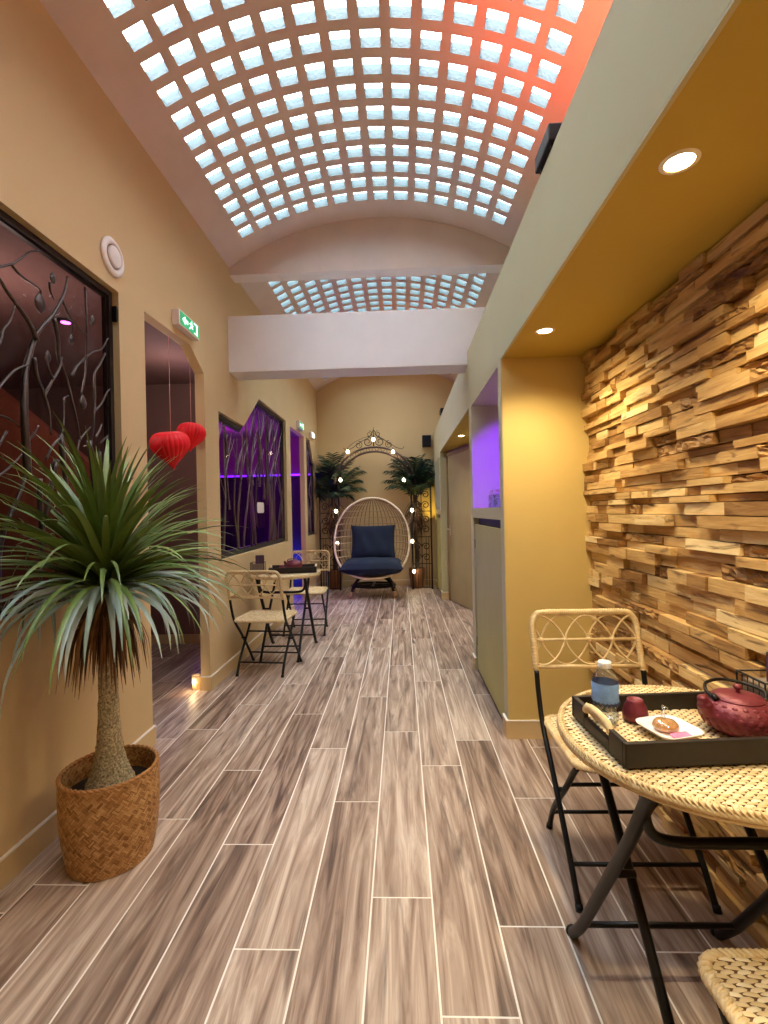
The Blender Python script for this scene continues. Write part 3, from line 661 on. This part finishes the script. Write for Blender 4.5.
# ---------------------------------------------------------------- wrought iron branch screens in the left windows
BR = [[(1.839, 1.448), (1.828, 1.576), (1.821, 1.682), (1.832, 1.792), (1.851, 1.884), (1.897, 2.015), (1.929, 2.077), (1.993, 2.16), (2.037, 2.237), (2.073, 2.302), (2.101, 2.376)], [(1.897, 2.015), (1.863, 2.074), (1.817, 2.119), (1.766, 2.16), (1.729, 2.189), (1.66, 2.221), (1.595, 2.217)], [(1.532, 2.104), (1.625, 2.158), (1.73, 2.23), (1.788, 2.273), (1.829, 2.318), (1.872, 2.365), (1.923, 2.393)], [(1.792, 2.272), (1.827, 2.247), (1.875, 2.238), (1.918, 2.231), (1.925, 2.211)], [(1.651, 1.857), (1.686, 1.892), (1.723, 1.958), (1.743, 2.001), (1.782, 2.052), (1.803, 2.119)], [(1.582, 1.667), (1.647, 1.705), (1.718, 1.774), (1.756, 1.82), (1.796, 1.868), (1.849, 1.903)], [(1.893, 1.946), (1.908, 1.878), (1.936, 1.818), (1.957, 1.743), (1.962, 1.64)], [(1.943, 1.797), (1.977, 1.863), (2.019, 1.934), (2.041, 1.994)], [(1.985, 1.883), (1.958, 1.916), (1.959, 1.968)], [(2.001, 2.151), (2.032, 2.068), (2.041, 1.994), (2.078, 1.915), (2.105, 1.811), (2.126, 1.729), (2.151, 1.645)], [(2.063, 2.261), (2.105, 2.206), (2.158, 2.171), (2.209, 2.152)], [(2.217, 2.381), (2.213, 2.25), (2.209, 2.152), (2.211, 2.068), (2.211, 1.965), (2.182, 1.861)], [(2.099, 1.927), (2.134, 1.98), (2.202, 2.039), (2.274, 2.095), (2.339, 2.131), (2.375, 2.191), (2.398, 2.221)], [(2.361, 2.117), (2.326, 2.051), (2.281, 1.984), (2.272, 1.849), (2.253, 1.779), (2.24, 1.698), (2.217, 1.603)], [(2.274, 1.803), (2.33, 1.862), (2.365, 1.925), (2.401, 1.955)], [(1.936, 1.534), (1.969, 1.595), (2.027, 1.651), (2.055, 1.74), (2.066, 1.814), (2.093, 1.839)], [(1.542, 1.672), (1.624, 1.68), (1.716, 1.677), (1.765, 1.672), (1.81, 1.648)], [(1.99, 2.298), (1.997, 2.267), (2.012, 2.232)], [(1.85, 1.595), (1.872, 1.626), (1.895, 1.669)], [(2.26, 1.674), (2.293, 1.72), (2.315, 1.75)], [(2.12, 1.541), (2.15, 1.632), (2.19, 1.676), (2.241, 1.724)], [(2.312, 1.655), (2.392, 1.716)], [(1.496, 1.365), (1.596, 1.394), (1.71, 1.459), (1.773, 1.506), (1.821, 1.543)], [(2.112, 2.165), (2.115, 2.135), (2.107, 2.095)]]
LV = [(1.921, 2.181, 0.06), (1.998, 2.32, 0.035), (2.107, 2.095, 0.035), (2.258, 2.242, 0.035), (1.959, 1.971, 0.035), (2.175, 1.827, 0.05)]
def leaf_mesh(m, y, z, L, x):
    vs = []; n = 8
    for i in range(n+1):
        k = i/n; w = .36*L*math.sin(PI*min(1, k*1.02))**.8*(1.15-k*.5)+.0008
        for a in range(8):
            b = 2*PI*a/8; vs.append((x+.35*w*math.cos(b), y+w*math.sin(b), z-L*.5+L*k))
    m.add(vs, [(i*8+a, i*8+(a+1) % 8, i*8+8+(a+1) % 8, i*8+8+a) for i in range(n) for a in range(8)], 0, True)
SX = XL-.045
def screen_frame(w, d, t, nm='outer_frame'):
    m = MB(); m.poly(inset(w, .002), [inset(w, d)], FL, SX-.002, SX+.012); m.build(nm, DARKFRAME, t, fix=False)
t = thing('iron_screen', 'large wrought iron screen of branches and buds in the window behind the palm', 'screen', group='iron branch screens'); screen_frame(WIN1, .03, t)
rg = random.Random(3)
for i, b in enumerate(BR):
    pts = smooth([(SX+.008*math.sin(i*1.7+j), y, z) for j, (y, z) in enumerate(b)], 4); n = len(pts)
    if i == 0: rd = [.0125*(1-k/n)+.0035 for k in range(n)]
    elif i in (1, 9, 6): rd = [.0065*(1-k/n)+.003 for k in range(n)]
    else: rd = [.0048*(1-.5*k/n)+.0008 for k in range(n)]
    m = MB(); m.tube(pts, rd, 8); m.build('branch', IRON, t)
more = [[(1.895, 1.453), (1.90, 1.2), (1.885, .96)], [(2.022, 1.651), (2.05, 1.4), (2.03, 1.15), (2.06, .96)], [(2.216, 1.656), (2.24, 1.4), (2.2, 1.2), (2.22, .96)], [(2.284, 1.612), (2.30, 1.3), (2.27, .96)],
        [(1.995, 1.541), (1.94, 1.35), (1.90, 1.2)], [(1.55, .96), (1.56, 1.3), (1.50, 1.6), (1.58, 1.9), (1.52, 2.2), (1.57, 2.41)], [(1.56, 1.3), (1.66, 1.5), (1.74, 1.62)], [(1.2, .96), (1.22, 1.4), (1.15, 1.8), (1.25, 2.2), (1.2, 2.41)],
        [(1.22, 1.4), (1.35, 1.7), (1.32, 2.0), (1.4, 2.41)], [(.9, .96), (.95, 1.5), (.88, 2.0), (.95, 2.41)], [(1.68, .96), (1.70, 1.2), (1.80, 1.4), (1.84, 1.5)]]
for b in more:
    pts = smooth([(SX+.004, y, z) for y, z in b], 5); m = MB(); m.tube(pts, [.008*(1-k/len(pts))+.004 for k in range(len(pts))], 8); m.build('branch', IRON, t)
for (y, z, L) in LV: m = MB(); leaf_mesh(m, y, z, L*1.5, SX+.004); m.build('bud', IRON, t)
m = MB(); m.bbox(XL-.03, XL-.004, 2.395, 2.412, 2.29, 2.37, .003)
tag(m.build('door_hinge', BLACK), 'small black hinge plate on the edge of the branch screen window', 'hinge')

def willow(w, label, n, seed, side):
    t = thing('iron_screen', label, 'screen', group='iron branch screens'); screen_frame(w, .035, t); rg = random.Random(seed); inn = in_poly(inset(w, .03)); ys = [p[0] for p in w]; y0, y1 = min(ys), max(ys)
    for i in range(n):
        y = y0+(y1-y0)*(i+.5+rg.uniform(-.4, .4))/n; z = .975; pts = []; dy = rg.uniform(-.12, .12)
        low = rg.random() < .35
        if low: z = rg.uniform(1.1, 1.7)
        while z < 2.5:
            if inn(y, z): pts.append((SX+.012*math.sin(z*5+i), y, z))
            elif pts: break
            z += .1; dy += rg.uniform(-.05, .06)*side; dy = max(-.35, min(.35, dy)); y += dy*.12+rg.uniform(-.012, .012)
        if len(pts) < 3: continue
        pts = smooth(pts, 3); N = len(pts); r0 = rg.uniform(.009, .015); m = MB(); m.tube(pts, [r0*(1-.6*k/N) for k in range(N)], 7); m.build('branch', IRON2 if rg.random() < .7 else IRON, t)
        for q in range(2):
            k = rg.randrange(N//3, max(N//3+1, N-4)); p = pts[k]; s = rg.choice((-1, 1)); tw = [Vector((SX+.01, p.y, p.z))]
            for e in range(5):
                c = tw[-1]+Vector((0, s*(.03+.012*e)*rg.uniform(.6, 1.2), .07)); 
                if not inn(c.y, c.z): break
                tw.append(c)
            if len(tw) > 2: m = MB(); T = smooth(tw, 3); m.tube(T, [.007*(1-.7*k/len(T)) for k in range(len(T))], 6); m.build('branch', IRON2, t)
    return t
willow(WIN2, 'zigzag topped iron willow screen in the purple window above the small table', 21, 8, 1)
willow(WIN3, 'narrow iron willow screen in the last window beside the left palm', 7, 9, -1)
m = MB(); m.poly(rrect(.115, -.055, .055, .03), [], lambda a, b, q: (XL-.035+q, 4.925+a, 1.355+b), 0, .006); o = m.build('hanging_tag', PLASTW); tag(o, 'white rounded tag hung on the zigzag willow screen', 'tag')

# ---------------------------------------------------------------- signs, vents and small fittings of the left wall
t = thing('air_vent', 'round white ceiling style air vent high on the left wall', 'vent', (XL, 2.36, 2.598))
M = Matrix.Rotation(PI/2, 4, 'Y')
m = MB(); m.lathe([(.060, 0), (.094, 0), (.095, .006), (.085, .014), (.066, .016), (.060, .010)], 48, M=M); m.build('ring', PLASTW, t)
m = MB(); m.lathe([(0, .024), (.044, .023), (.053, .018), (.053, .0), (0, 0)], 48, M=M); m.build('disc', PLASTW, t)
def exit_sign(label, y0, y1, z0, z1, face=True):
    cy, cz, hy, hz = (y0+y1)/2, (z0+z1)/2, (y1-y0)/2, (z1-z0)/2
    t = thing('exit_sign', label, 'sign', (XL, cy, cz), 0, 'green exit signs')
    m = MB(); m.bbox(0, .05, -hy, hy, -hz, hz, .004); m.build('housing', PLASTW, t)
    m = MB(); m.box(.0501, .052, -hy+.012, hy-.012, -hz+.01, hz-.01); m.build('face', SIGNG, t)
    U = hz*.8; g = lambda a, b, q: (.0523+q, a, b)
    def sym(nm, polys):
        m = MB()
        for p in polys: m.poly([(a*U*1.5, b*U) for a, b in p], [], g, 0, .001)
        m.build(nm, SIGNW, t)
    sym('arrow', [[(-1.9, 0), (-1.2, .7), (-1.2, .28), (-.55, .28), (-.55, -.28), (-1.2, -.28), (-1.2, -.7)]])
    sym('running_figure', [[(.28, .55), (.46, .55), (.5, .72), (.37, .85), (.24, .72)], [(.1, .45), (.45, .5), (.5, .0), (.2, -.05)], [(.2, -.05), (.5, .0), (.75, -.35), (.62, -.45)], [(.2, 0), (.38, -.05), (.15, -.45), (-.2, -.75), (-.3, -.65), (-.02, -.35)], [(.1, .45), (.2, .3), (-.1, .1), (-.25, .2)], [(.42, .45), (.6, .2), (.8, .25), (.78, .12), (.52, .05)]])
    sym('door_mark', [[(.95, -.85), (1.9, -.85), (1.9, .9), (.95, .9), (.95, .72), (1.6, .72), (1.6, -.68), (.95, -.68)]])
    return t
exit_sign('green exit sign with arrow over the near left doorway', 2.985, 3.285, 2.505, 2.605)
exit_sign('far green exit sign over the blue lit doorway', 6.56, 6.86, 2.47, 2.575)
t = thing('emergency_light', 'small white emergency light above the last narrow window', 'light', (XL, 7.62, 2.53)); m = MB(); m.bbox(0, .045, -.11, .11, -.05, .05, .008); m.build('housing', PLASTW, t); m = MB(); m.bbox(.0455, .052, -.09, .09, -.035, .035, .003); m.build('diffuser', glow('soft diffuser', (255, 244, 232), 1.6), t)
t = thing('floor_candle', 'small glowing candle cup on the floor at the doorway edge', 'candle', (-1.547, 3.495, 0)); m = MB(); m.lathe([(0, .002), (.026, 0), (.030, .01), (.032, .105), (.029, .105), (.027, .02), (0, .018)], 24); m.build('cup', mat('frosted cup', (240, 214, 170), .5), t); m = MB(); m.lathe([(0, .02), (.02, .02), (.022, .05), (.012, .075), (0, .085)], 16); m.build('flame', BULB, t)
lamp('candle_glow', 'POINT', (-1.56, 3.45, .07), .5, (1, .7, .35), shadow_soft_size=.02)

# red honeycomb paper hearts
def heart(label, loc, s, tilt):
    t = thing('paper_heart', label, 'decoration', loc, group='red paper hearts')
    m = MB(); half = []
    for i in range(25):
        a = PI*i/24; x = 16*math.sin(a)**3; z = 13*math.cos(a)-5*math.cos(2*a)-2*math.cos(3*a)-math.cos(4*a); half.append((max(.0005, x/16)*s, z/13.5*s))
    Mt = Matrix.Rotation(tilt, 4, 'X'); m.lathe(half, 72, M=Mt, rf=lambda a, z: 1+.045*math.cos(24*a)); m.build('honeycomb', RED, t)
    m = MB(); m.tube([(0, 0, s*.25), (0, 0, 2.448-loc[2])], .0016, 5); m.build('string', mat('pink string', (226, 170, 160), .7), t); return t
heart('front red honeycomb paper heart hanging in the near left doorway', (-1.48, 3.04, 1.725), .118, .25)
heart('rear red paper heart hanging beside the doorway edge', (-1.475, 3.335, 1.85), .095, -.2)
# spa fittings
t = thing('led_strip', 'bright purple light strip along the far wall of the spa room', 'light strip'); m = MB(); m.box(-4.4, XL-.08, YB-.075, YB-.041, 1.935, 1.965); m.build('strip', LED, t); m = MB(); m.box(-4.4, XL-.08, YB-.09, YB-.041, 1.90, 1.934); m.build('light_blocker', SPADARK, t)  # ledge below the strip is added to block its downward light
t = thing('ceiling_spot', 'small pink spot light glowing behind the branch screen', 'light', (-2.23, 3.14, 2.605)); m = MB(); m.lathe([(0, 0), (.05, 0), (.055, .012), (.03, .014)], 20); m.build('ring', BLACK2, t); m = MB(); m.lathe([(0, -.004), (.028, -.003), (.03, 0)], 16); m.build('lens', PINKLED, t)

# ---------------------------------------------------------------- right side: downlights, floodlights, cupboards, niche
GRP = 'round downlights in the low ceiling'
for k, (yy, lb) in enumerate(((.1, 'added unseen downlight lighting the camera end of the wood clad alcove'), (1.2, 'large glowing downlight nearest the camera in the alcove soffit'), (2.3, 'glowing downlight beside the yellow pier top'), (5.47, 'small distant downlight in the soffit over the recessed door'))):  # first fixture is out of view, added for its light
    t = thing('downlight', lb, 'ceiling light', (.70, yy, 2.135), 0, GRP); m = MB(); m.lathe([(.034, 0), (.046, 0), (.045, -.004), (.034, -.006)], 32); m.build('trim_ring', PLASTW, t); m = MB(); m.lathe([(0, -.004), (.034, -.003), (.034, 0)], 32); m.build('lens', LENS, t)
def flood(label, loc, rz, L):
    t = thing('flood_light', label, 'floodlight', loc, rz, 'black floodlights on the ledge')
    m = MB(); m.bbox(-.055, .055, -L/2, L/2, .012, .075, .006); m.build('housing', BLACK2, t)
    for y in (-L*.35, L*.35): m = MB(); m.box(-.04, .04, y-.01, y+.01, 0, .0125); m.build('foot', BLACK2, t)
    m = MB()
    for k in range(5): m.lathe([(0, .077), (.012, .077), (.013, .0755)], 12, c=(0, -L*.34+L*.17*k, 0))
    m.build('lens', glow('red led', (255, 70, 40), 3), t)
flood('black floodlight bar on the ledge edge by the red lit vault', (.612, 1.83, 2.60), 0, .18)
flood('small black floodlight far along the ledge by the back wall', (.615, 6.6, 2.60), 0, .2)
def cupboard(label, y0, y1):
    t = thing('cupboard', label, 'cupboard', (XR, y0, 0), 0, 'olive built in cupboards'); W_ = y1-y0
    m = MB(); m.box(.04, .46, .012, W_-.012, .03, 1.222); m.build('carcass', SPADARK, t)
    m = MB(); m.bbox(.004, .024, .014, W_-.05, .035, 1.172, .002); d = m.build('door', OLIVE, t)
    for z in (.25, 1.02): m = MB(); m.bbox(.002, .026, W_-.048, W_-.032, z-.035, z+.035, .003); m.build('hinge', BLACK, d)
    m = MB(); m.box(.012, .04, .005, W_-.005, 0.003, .03); m.build('plinth', BLACK2, t)
cupboard('olive cupboard door under the purple niche', 2.803, 3.847)
cupboard('small far olive cupboard beside the right palm', 7.103, 7.977)
# recessed door in the slanted wall
d0, d1 = Vector((.70, 6.88, 0)), Vector((1.08, 5.38, 0)); dd = (d1-d0).normalized(); nn = Vector((dd.y, -dd.x, 0))
if nn.x > 0: nn = -nn
e = struct(bpy.data.objects.new('door_1', None)); C.objects.link(e); e.location = d0+nn*.002; e.rotation_euler = (0, 0, math.atan2(dd.y, dd.x))
sg = 1 if (Matrix.Rotation(e.rotation_euler.z, 3, 'Z') @ Vector((0, 1, 0))).dot(nn) > 0 else -1
def yb(a, b): return (min(a*sg, b*sg), max(a*sg, b*sg))
m = MB(); m.bbox(.045, .93, *yb(0, .035), .012, 2.05, .003); m.build('leaf', DOORM, e)
m = MB(); m.box(0, .042, *yb(0, .045), 0, 2.09); m.box(.933, .975, *yb(0, .045), 0, 2.09); m.box(0, .975, *yb(0, .045), 2.053, 2.09); m.build('door_frame', mat('door casing', (150, 122, 84), .6), e)
m = MB(); m.tube([(.10, sg*.036, 1.02), (.10, sg*.08, 1.02), (.21, sg*.085, 1.02)], .009, 8); m.bbox(.083, .117, *yb(.035, .041), .93, 1.09, .002); m.build('door_handle', mat('brushed steel', (214, 206, 194), .3, .9), e)
# niche ornament
t = thing('glass_vase', 'clear square glass vase with pale flowers in the purple niche', 'vase', (.648, 3.30, 1.30))
m = MB(); q = .042
for (x0, x1, y0, y1) in ((-q, q, -q, -q+.004), (-q, q, q-.004, q), (-q, -q+.004, -q+.0041, q-.0041), (q-.004, q, -q+.0041, q-.0041)): m.box(x0, x1, y0, y1, 0, .085)
m.box(-q+.004, q-.004, -q+.004, q-.004, 0, .008); m.build('vase', CLEAR, t)
m = MB(); rg = random.Random(6)
for k in range(22):
    c = Vector((rg.uniform(-.035, .035), rg.uniform(-.05, .07), .05+rg.uniform(0, .075))); a = rg.uniform(0, 6)
    for p in range(5):
        b = a+p*1.256; dv = Vector((math.cos(b), math.sin(b), .5))*.013; s2 = Vector((-math.sin(b), math.cos(b), 0))*.007; m.add([c, c+dv*.6+s2, c+dv, c+dv*.6-s2], [(0, 1, 2, 3)], 0, False)
m.build('flowers', mat('pale petals', (220, 206, 196), .7), t, fix=False)
m = MB()
for k in range(7): m.tube([(rg.uniform(-.02, .02), rg.uniform(-.02, .02), .009), (rg.uniform(-.03, .03), rg.uniform(-.04, .05), .09)], .0018, 5)
m.build('stems', mat('green stems', (86, 104, 60), .7), t)

# ---------------------------------------------------------------- end of the hall: arch, egg chair, palms, lights
AY = 7.86
t = thing('garden_arch', 'dark metal garden arch with scrolled side trellises against the back wall', 'arch', (-.43, AY, 0))
def scroll(m, cx, cz, r, d, turns=1.35, rad=.008, a0=0):
    m.tube([(cx+r*(1-.72*k/24)*math.cos(a0+d*2*PI*turns*k/24), 0, cz+r*(1-.72*k/24)*math.sin(a0+d*2*PI*turns*k/24)) for k in range(25)], rad, 5)
for s in (-1, 1):
    xi, xo = s*.60, s*.915
    m = MB(); m.tube([(xi, 0, 0), (xi, 0, 1.76)], .016, 8); m.build('post', DARKIRON, t)
    m = MB(); m.tube([(xo, 0, 0), (xo, 0, 1.70)], .014, 8); m.build('post', DARKIRON, t)
    m = MB(); cx = (xi+xo)/2
    m.tube(smooth([(xi, 0, 1.66), (cx-s*.08, 0, 1.70), (cx+s*.04, 0, 1.76), (xo, 0, 1.72)], 5), .010, 6)
    for z in (.03, .42, .86, 1.28): m.tube([(xi, 0, z), (xo, 0, z)], .007, 6)
    for q in (-.115, -.07, 0, .07, .115): m.tube([(cx+q, 0, .03), (cx+q, 0, .86)], .006, 5)
    m.tube([(cx, 0, .86), (cx, 0, 1.70)], .007, 5)
    for z in (.52, .70, .98, 1.14, 1.38, 1.55):
        scroll(m, cx-.07, z, .065, 1); scroll(m, cx+.07, z, .065, -1, a0=PI)
    m.build('scrollwork', DARKIRON, t)
m = MB()
for rad in (.585, .665):
    m.tube([(rad*math.cos(a), 0, 1.74+rad*math.sin(a)*.92) for a in [PI*i/40 for i in range(41)]], .018, 8)
for i in range(1, 40):
    a, b = PI*i/40, PI*(i+1)/40; ra, rb = (.585, .665) if i % 2 else (.665, .585); m.tube([(ra*math.cos(a), 0, 1.74+ra*math.sin(a)*.92), (rb*math.cos(b), 0, 1.74+rb*math.sin(b)*.92)], .005, 5)
m.build('hoop', mat('grey iron hoop', (92, 74, 66), .5, .5), t)
m = MB(); CZ = 2.37
for s in (-1, 1):
    scroll(m, s*.10, CZ+.07, .085, s, 1.4, .007, a0=PI/2); scroll(m, s*.25, CZ+.02, .065, s, 1.4, .006, a0=PI/2); scroll(m, s*.07, CZ+.20, .05, s, 1.3, .005, a0=PI/2); m.tube(smooth([(0, 0, CZ+.27), (s*.07, 0, CZ+.15), (s*.19, 0, CZ+.085), (s*.36, 0, CZ-.03)], 6), .006, 5)
    m.tube(smooth([(s*.36, 0, CZ-.03), (s*.46, 0, CZ-.06), (s*.50, 0, CZ-.02)], 5), .005, 5)
m.tube([(0, 0, CZ), (0, 0, CZ+.31)], [.012, .003], 6); m.build('crest', DARKIRON, t)

t = thing('string_lights', 'string of small glowing bulbs hung around the dark garden arch', 'string lights', (0, AY-.05, 0))
BP = [(.187, .30), (.168, .794), (.176, 1.30), (.055, 1.80), (-.116, 2.26), (-.43, 2.47), (-.857, 2.28), (-.985, 1.82), (-1.07, 1.31), (-1.06, .784)]
m = MB(); m.tube(smooth([(.19, 0, .02)]+[(x, 0, z+.06) for x, z in BP]+[(-1.05, 0, .1)], 5), .004, 5); m.build('cable', BLACK2, t)
for i, (x, z) in enumerate(BP):
    m = MB(); m.lathe([(0, -.030), (.014, -.027), (.024, -.012), (.025, 0), (.019, .016), (.011, .027), (0, .03)], 14, c=(x, 0, z)); b = m.build('bulb', BULB, t)
    m = MB(); m.lathe([(0, .06), (.010, .058), (.012, .03), (.010, .026)], 10, c=(x, 0, z)); m.build('socket', BLACK2, b)
for (x, z) in BP[::2]: lamp('bulb_glow', 'POINT', (x, AY-.12, z), .9, (1, .82, .5), shadow_soft_size=.03)

# egg chair
t = thing('egg_chair', 'cream wicker egg chair with navy cushions at the end of the hall', 'chair', (-.455, 7.42, 0))
Z0, Z1, HW, DP = .30, 1.50, .565, .52
def eggw(s): return HW*max(0, 1-abs(2*s**.88-1)**2.25)**.5
def yr(s): return -.40+.42*s
def eggp(s, a): w = eggw(s); return Vector((w*math.cos(a), yr(s)+DP*(w/HW)**.9*math.sin(a), Z0+(Z1-Z0)*s))
m = MB(); rim = [eggp(.5-.5*math.cos(PI*i/36), 0) for i in range(37)]+[eggp(.5-.5*math.cos(PI*i/36), PI) for i in range(35, 0, -1)]
m.tube(smooth(rim, 2, True), .017, 8, True); m.build('rim', CREAM, t)
m = MB()
for i in range(1, 12): s = i/12; m.tube([eggp(s, PI*k/20) for k in range(21)], .010, 6)
m.tube([eggp(.5, PI*k/20) for k in range(21)], .013, 6)
m.build('hoop_ribs', mat('tan wicker rib', (196, 170, 128), .6), t)
m = MB()
for k in range(1, 22): a = PI*k/22; m.tube([eggp(.5-.5*math.cos(PI*i/22), a) for i in range(1, 22)], .0075, 5)
m.build('upright_ribs', mat('wicker rib', (150, 120, 82), .6), t)
def cushion(nm, sx, sy, sz, M):
    m = MB(); n = 22; vs = []; fs = []
    for side in (1, -1):
        o = len(vs)
        for i in range(n+1):
            for j in range(n+1):
                a, b = -1+2*i/n, -1+2*j/n; e = (1-abs(a)**4.0)*(1-abs(b)**4.0); pin = 1-.07*(1-abs(a)**2)*(abs(b) > .0)*abs(b)**3-.0
                vs.append(M @ Vector((a*sx*(1-.05*(1-a*a)*0-.06*(1-b*b)*abs(a)**4), b*sy*(1-.06*(1-a*a)*abs(b)**4), side*sz*(e**.42)+.004*math.sin(9*a+4*b)*e)))
        for i in range(n):
            for j in range(n): q = [o+i*(n+1)+j, o+i*(n+1)+j+1, o+(i+1)*(n+1)+j+1, o+(i+1)*(n+1)+j]; fs.append(q[::-1] if side > 0 else q)
    m.add(vs, fs, 0, True); return m.build(nm, NAVY, t)
cushion('seat_cushion', .475, .34, .115, Matrix.Translation((0, -.16, .465)) @ Matrix.Rotation(.04, 4, 'X'))
cushion('back_cushion', .355, .29, .12, Matrix.Translation((0, .13, .80)) @ Matrix.Rotation(math.radians(72), 4, 'X'))
for sx in (-1, 1):
    for sy in (-1, 1):
        m = MB(); m.tube(smooth([(sx*.12, -.05+sy*.06, .31), (sx*.25, -.03+sy*.16, .23), (sx*.33, sy*.24, .05), (sx*.34, sy*.25, .0)], 5), .022, 8); l = m.build('leg', BLACK, t)
        m = MB(); m.tube([(sx*.345, sy*.258, .0), (sx*.32, sy*.235, .085)], .03, 8); m.build('foot', mat('pale foot', (190, 160, 120), .5), l)
m = MB(); m.tube([(.34*math.cos(a), .25*math.sin(a), .15) for a in [2*PI*i/36 for i in range(36)]], .02, 8, True); m.tube([(.16*math.cos(a), -.05+.12*math.sin(a), .30) for a in [2*PI*i/28 for i in range(28)]], .018, 8, True); m.box(-.33, .33, -.02, .02, .135, .165); m.box(-.02, .02, -.24, .24, .135, .165); m.build('base', BLACK, t)

# feather palms standing behind the arch sides
def feather_palm(label, x, y, seed, lean):
    t = thing('feather_palm', label, 'plant', (x, y, 0), 0, 'artificial looking feather palms'); rg = random.Random(seed)
    m = MB(); m.lathe([(0, .30), (.115, .30), (.12, .33), (.135, .33), (.135, .30), (.105, .02), (.095, 0), (0, 0)], 24, rf=lambda a, z: 1+.012*math.cos(20*a)); m.build('pot', mat('rust brown pot', (146, 94, 58), .7, var=.25, vscale=50), t)
    m = MB(); T = smooth([(0, 0, .28), (.01, 0, .6), (-.015, 0, 1.0), (0, 0, 1.56)], 14); m.tube(T, [.030+.006*(k % 3) for k in range(len(T))], 9); m.build('trunk', mat('dark palm trunk', (58, 44, 32), .9, bump=.8, bscale=40), t)
    m = MB()
    for i in range(26):
        az = i*2.4+rg.uniform(-.2, .2); k = i/26; el = math.radians(88-lean*k+rg.uniform(-6, 6)); L = rg.uniform(.60, .80)*(1-.15*k); p = Vector((0, 0, 1.50+.06*(1-k))); st = [p.copy()]; e = el; n = 16
        for q in range(n):
            d = Vector((math.cos(az)*math.cos(e), .72*math.sin(az)*math.cos(e), math.sin(e))); p = p+d*L/n; e -= .018+.03*k+.003*q
            p.x = min(max(p.x, XL+.04-x), XR-.03-x); p.y = min(p.y, YB-.04-y); st.append(p.copy())
        m.tube(st, [.006*(1-q/(n+2)) for q in range(n+1)], 5, False, 0, .3)
        for q in range(3, n+1):
            tdir = (st[q]-st[q-1]).normalized(); sd = tdir.cross(Vector((0, 0, 1))); sd = sd.normalized() if sd.length > .05 else Vector((1, 0, 0)); ll = .17*math.sin(PI*(q-1.5)/(n+.5))**.6+.05
            for s in (-1, 1):
                for h in (0, .5):
                    b = st[q-1].lerp(st[q], h); dv = (sd*s*.8+tdir*.75+Vector((0, 0, -.22+rg.uniform(-.15, .15)))).normalized()*ll; wv = tdir*.009
                    pts = [b-wv, b+wv, b+dv*.55+wv*.9+Vector((0, 0, -.01)), b+dv+Vector((0, 0, -.045)), b+dv*.55-wv*.9+Vector((0, 0, -.01))]
                    for c in pts: c.x = min(max(c.x, XL+.02-x), XR-.012-x); c.y = min(c.y, YB-.02-y)
                    m.add(pts, [(0, 1, 2, 4), (4, 2, 3)], 0, False, rg.uniform(.05, .9))
    m.build('fronds', FROND, t, fix=False)
    m = MB()
    for i in range(90):
        az = rg.uniform(0, 6.28); blade(m, (.03*math.cos(az), .03*math.sin(az), rg.uniform(1.1, 1.5)), az, math.radians(rg.uniform(-75, -30)), rg.uniform(.28, .46), .010, 1.2, 0, rg.uniform(.0, .5), n=6, keep=lambda q: Vector((max(q.x, XL+.04-x), min(q.y, YB-.04-y), q.z)))
    m.build('dead_fronds', DRYLEAF, t, fix=False)
feather_palm('feathery dark palm left of the egg chair behind the arch side', -1.14, 8.03, 5, 62)
feather_palm('feathery dark palm right of the egg chair below the black speaker', .24, 8.03, 6, 42)
t = thing('wall_speaker', 'black box speaker mounted high on the back wall right corner', 'speaker', (.455, YB, 2.47)); m = MB(); m.bbox(-.075, .075, -.15, -.02, -.095, .095, .01); m.build('cabinet', BLACK2, t); m = MB(); m.box(-.062, .062, -.153, -.150, -.08, .08); m.build('grille', mat('speaker cloth', (14, 14, 15), .9), t); m = MB(); m.box(-.02, .02, -.02, 0, -.03, .03); m.build('bracket', BLACK, t)
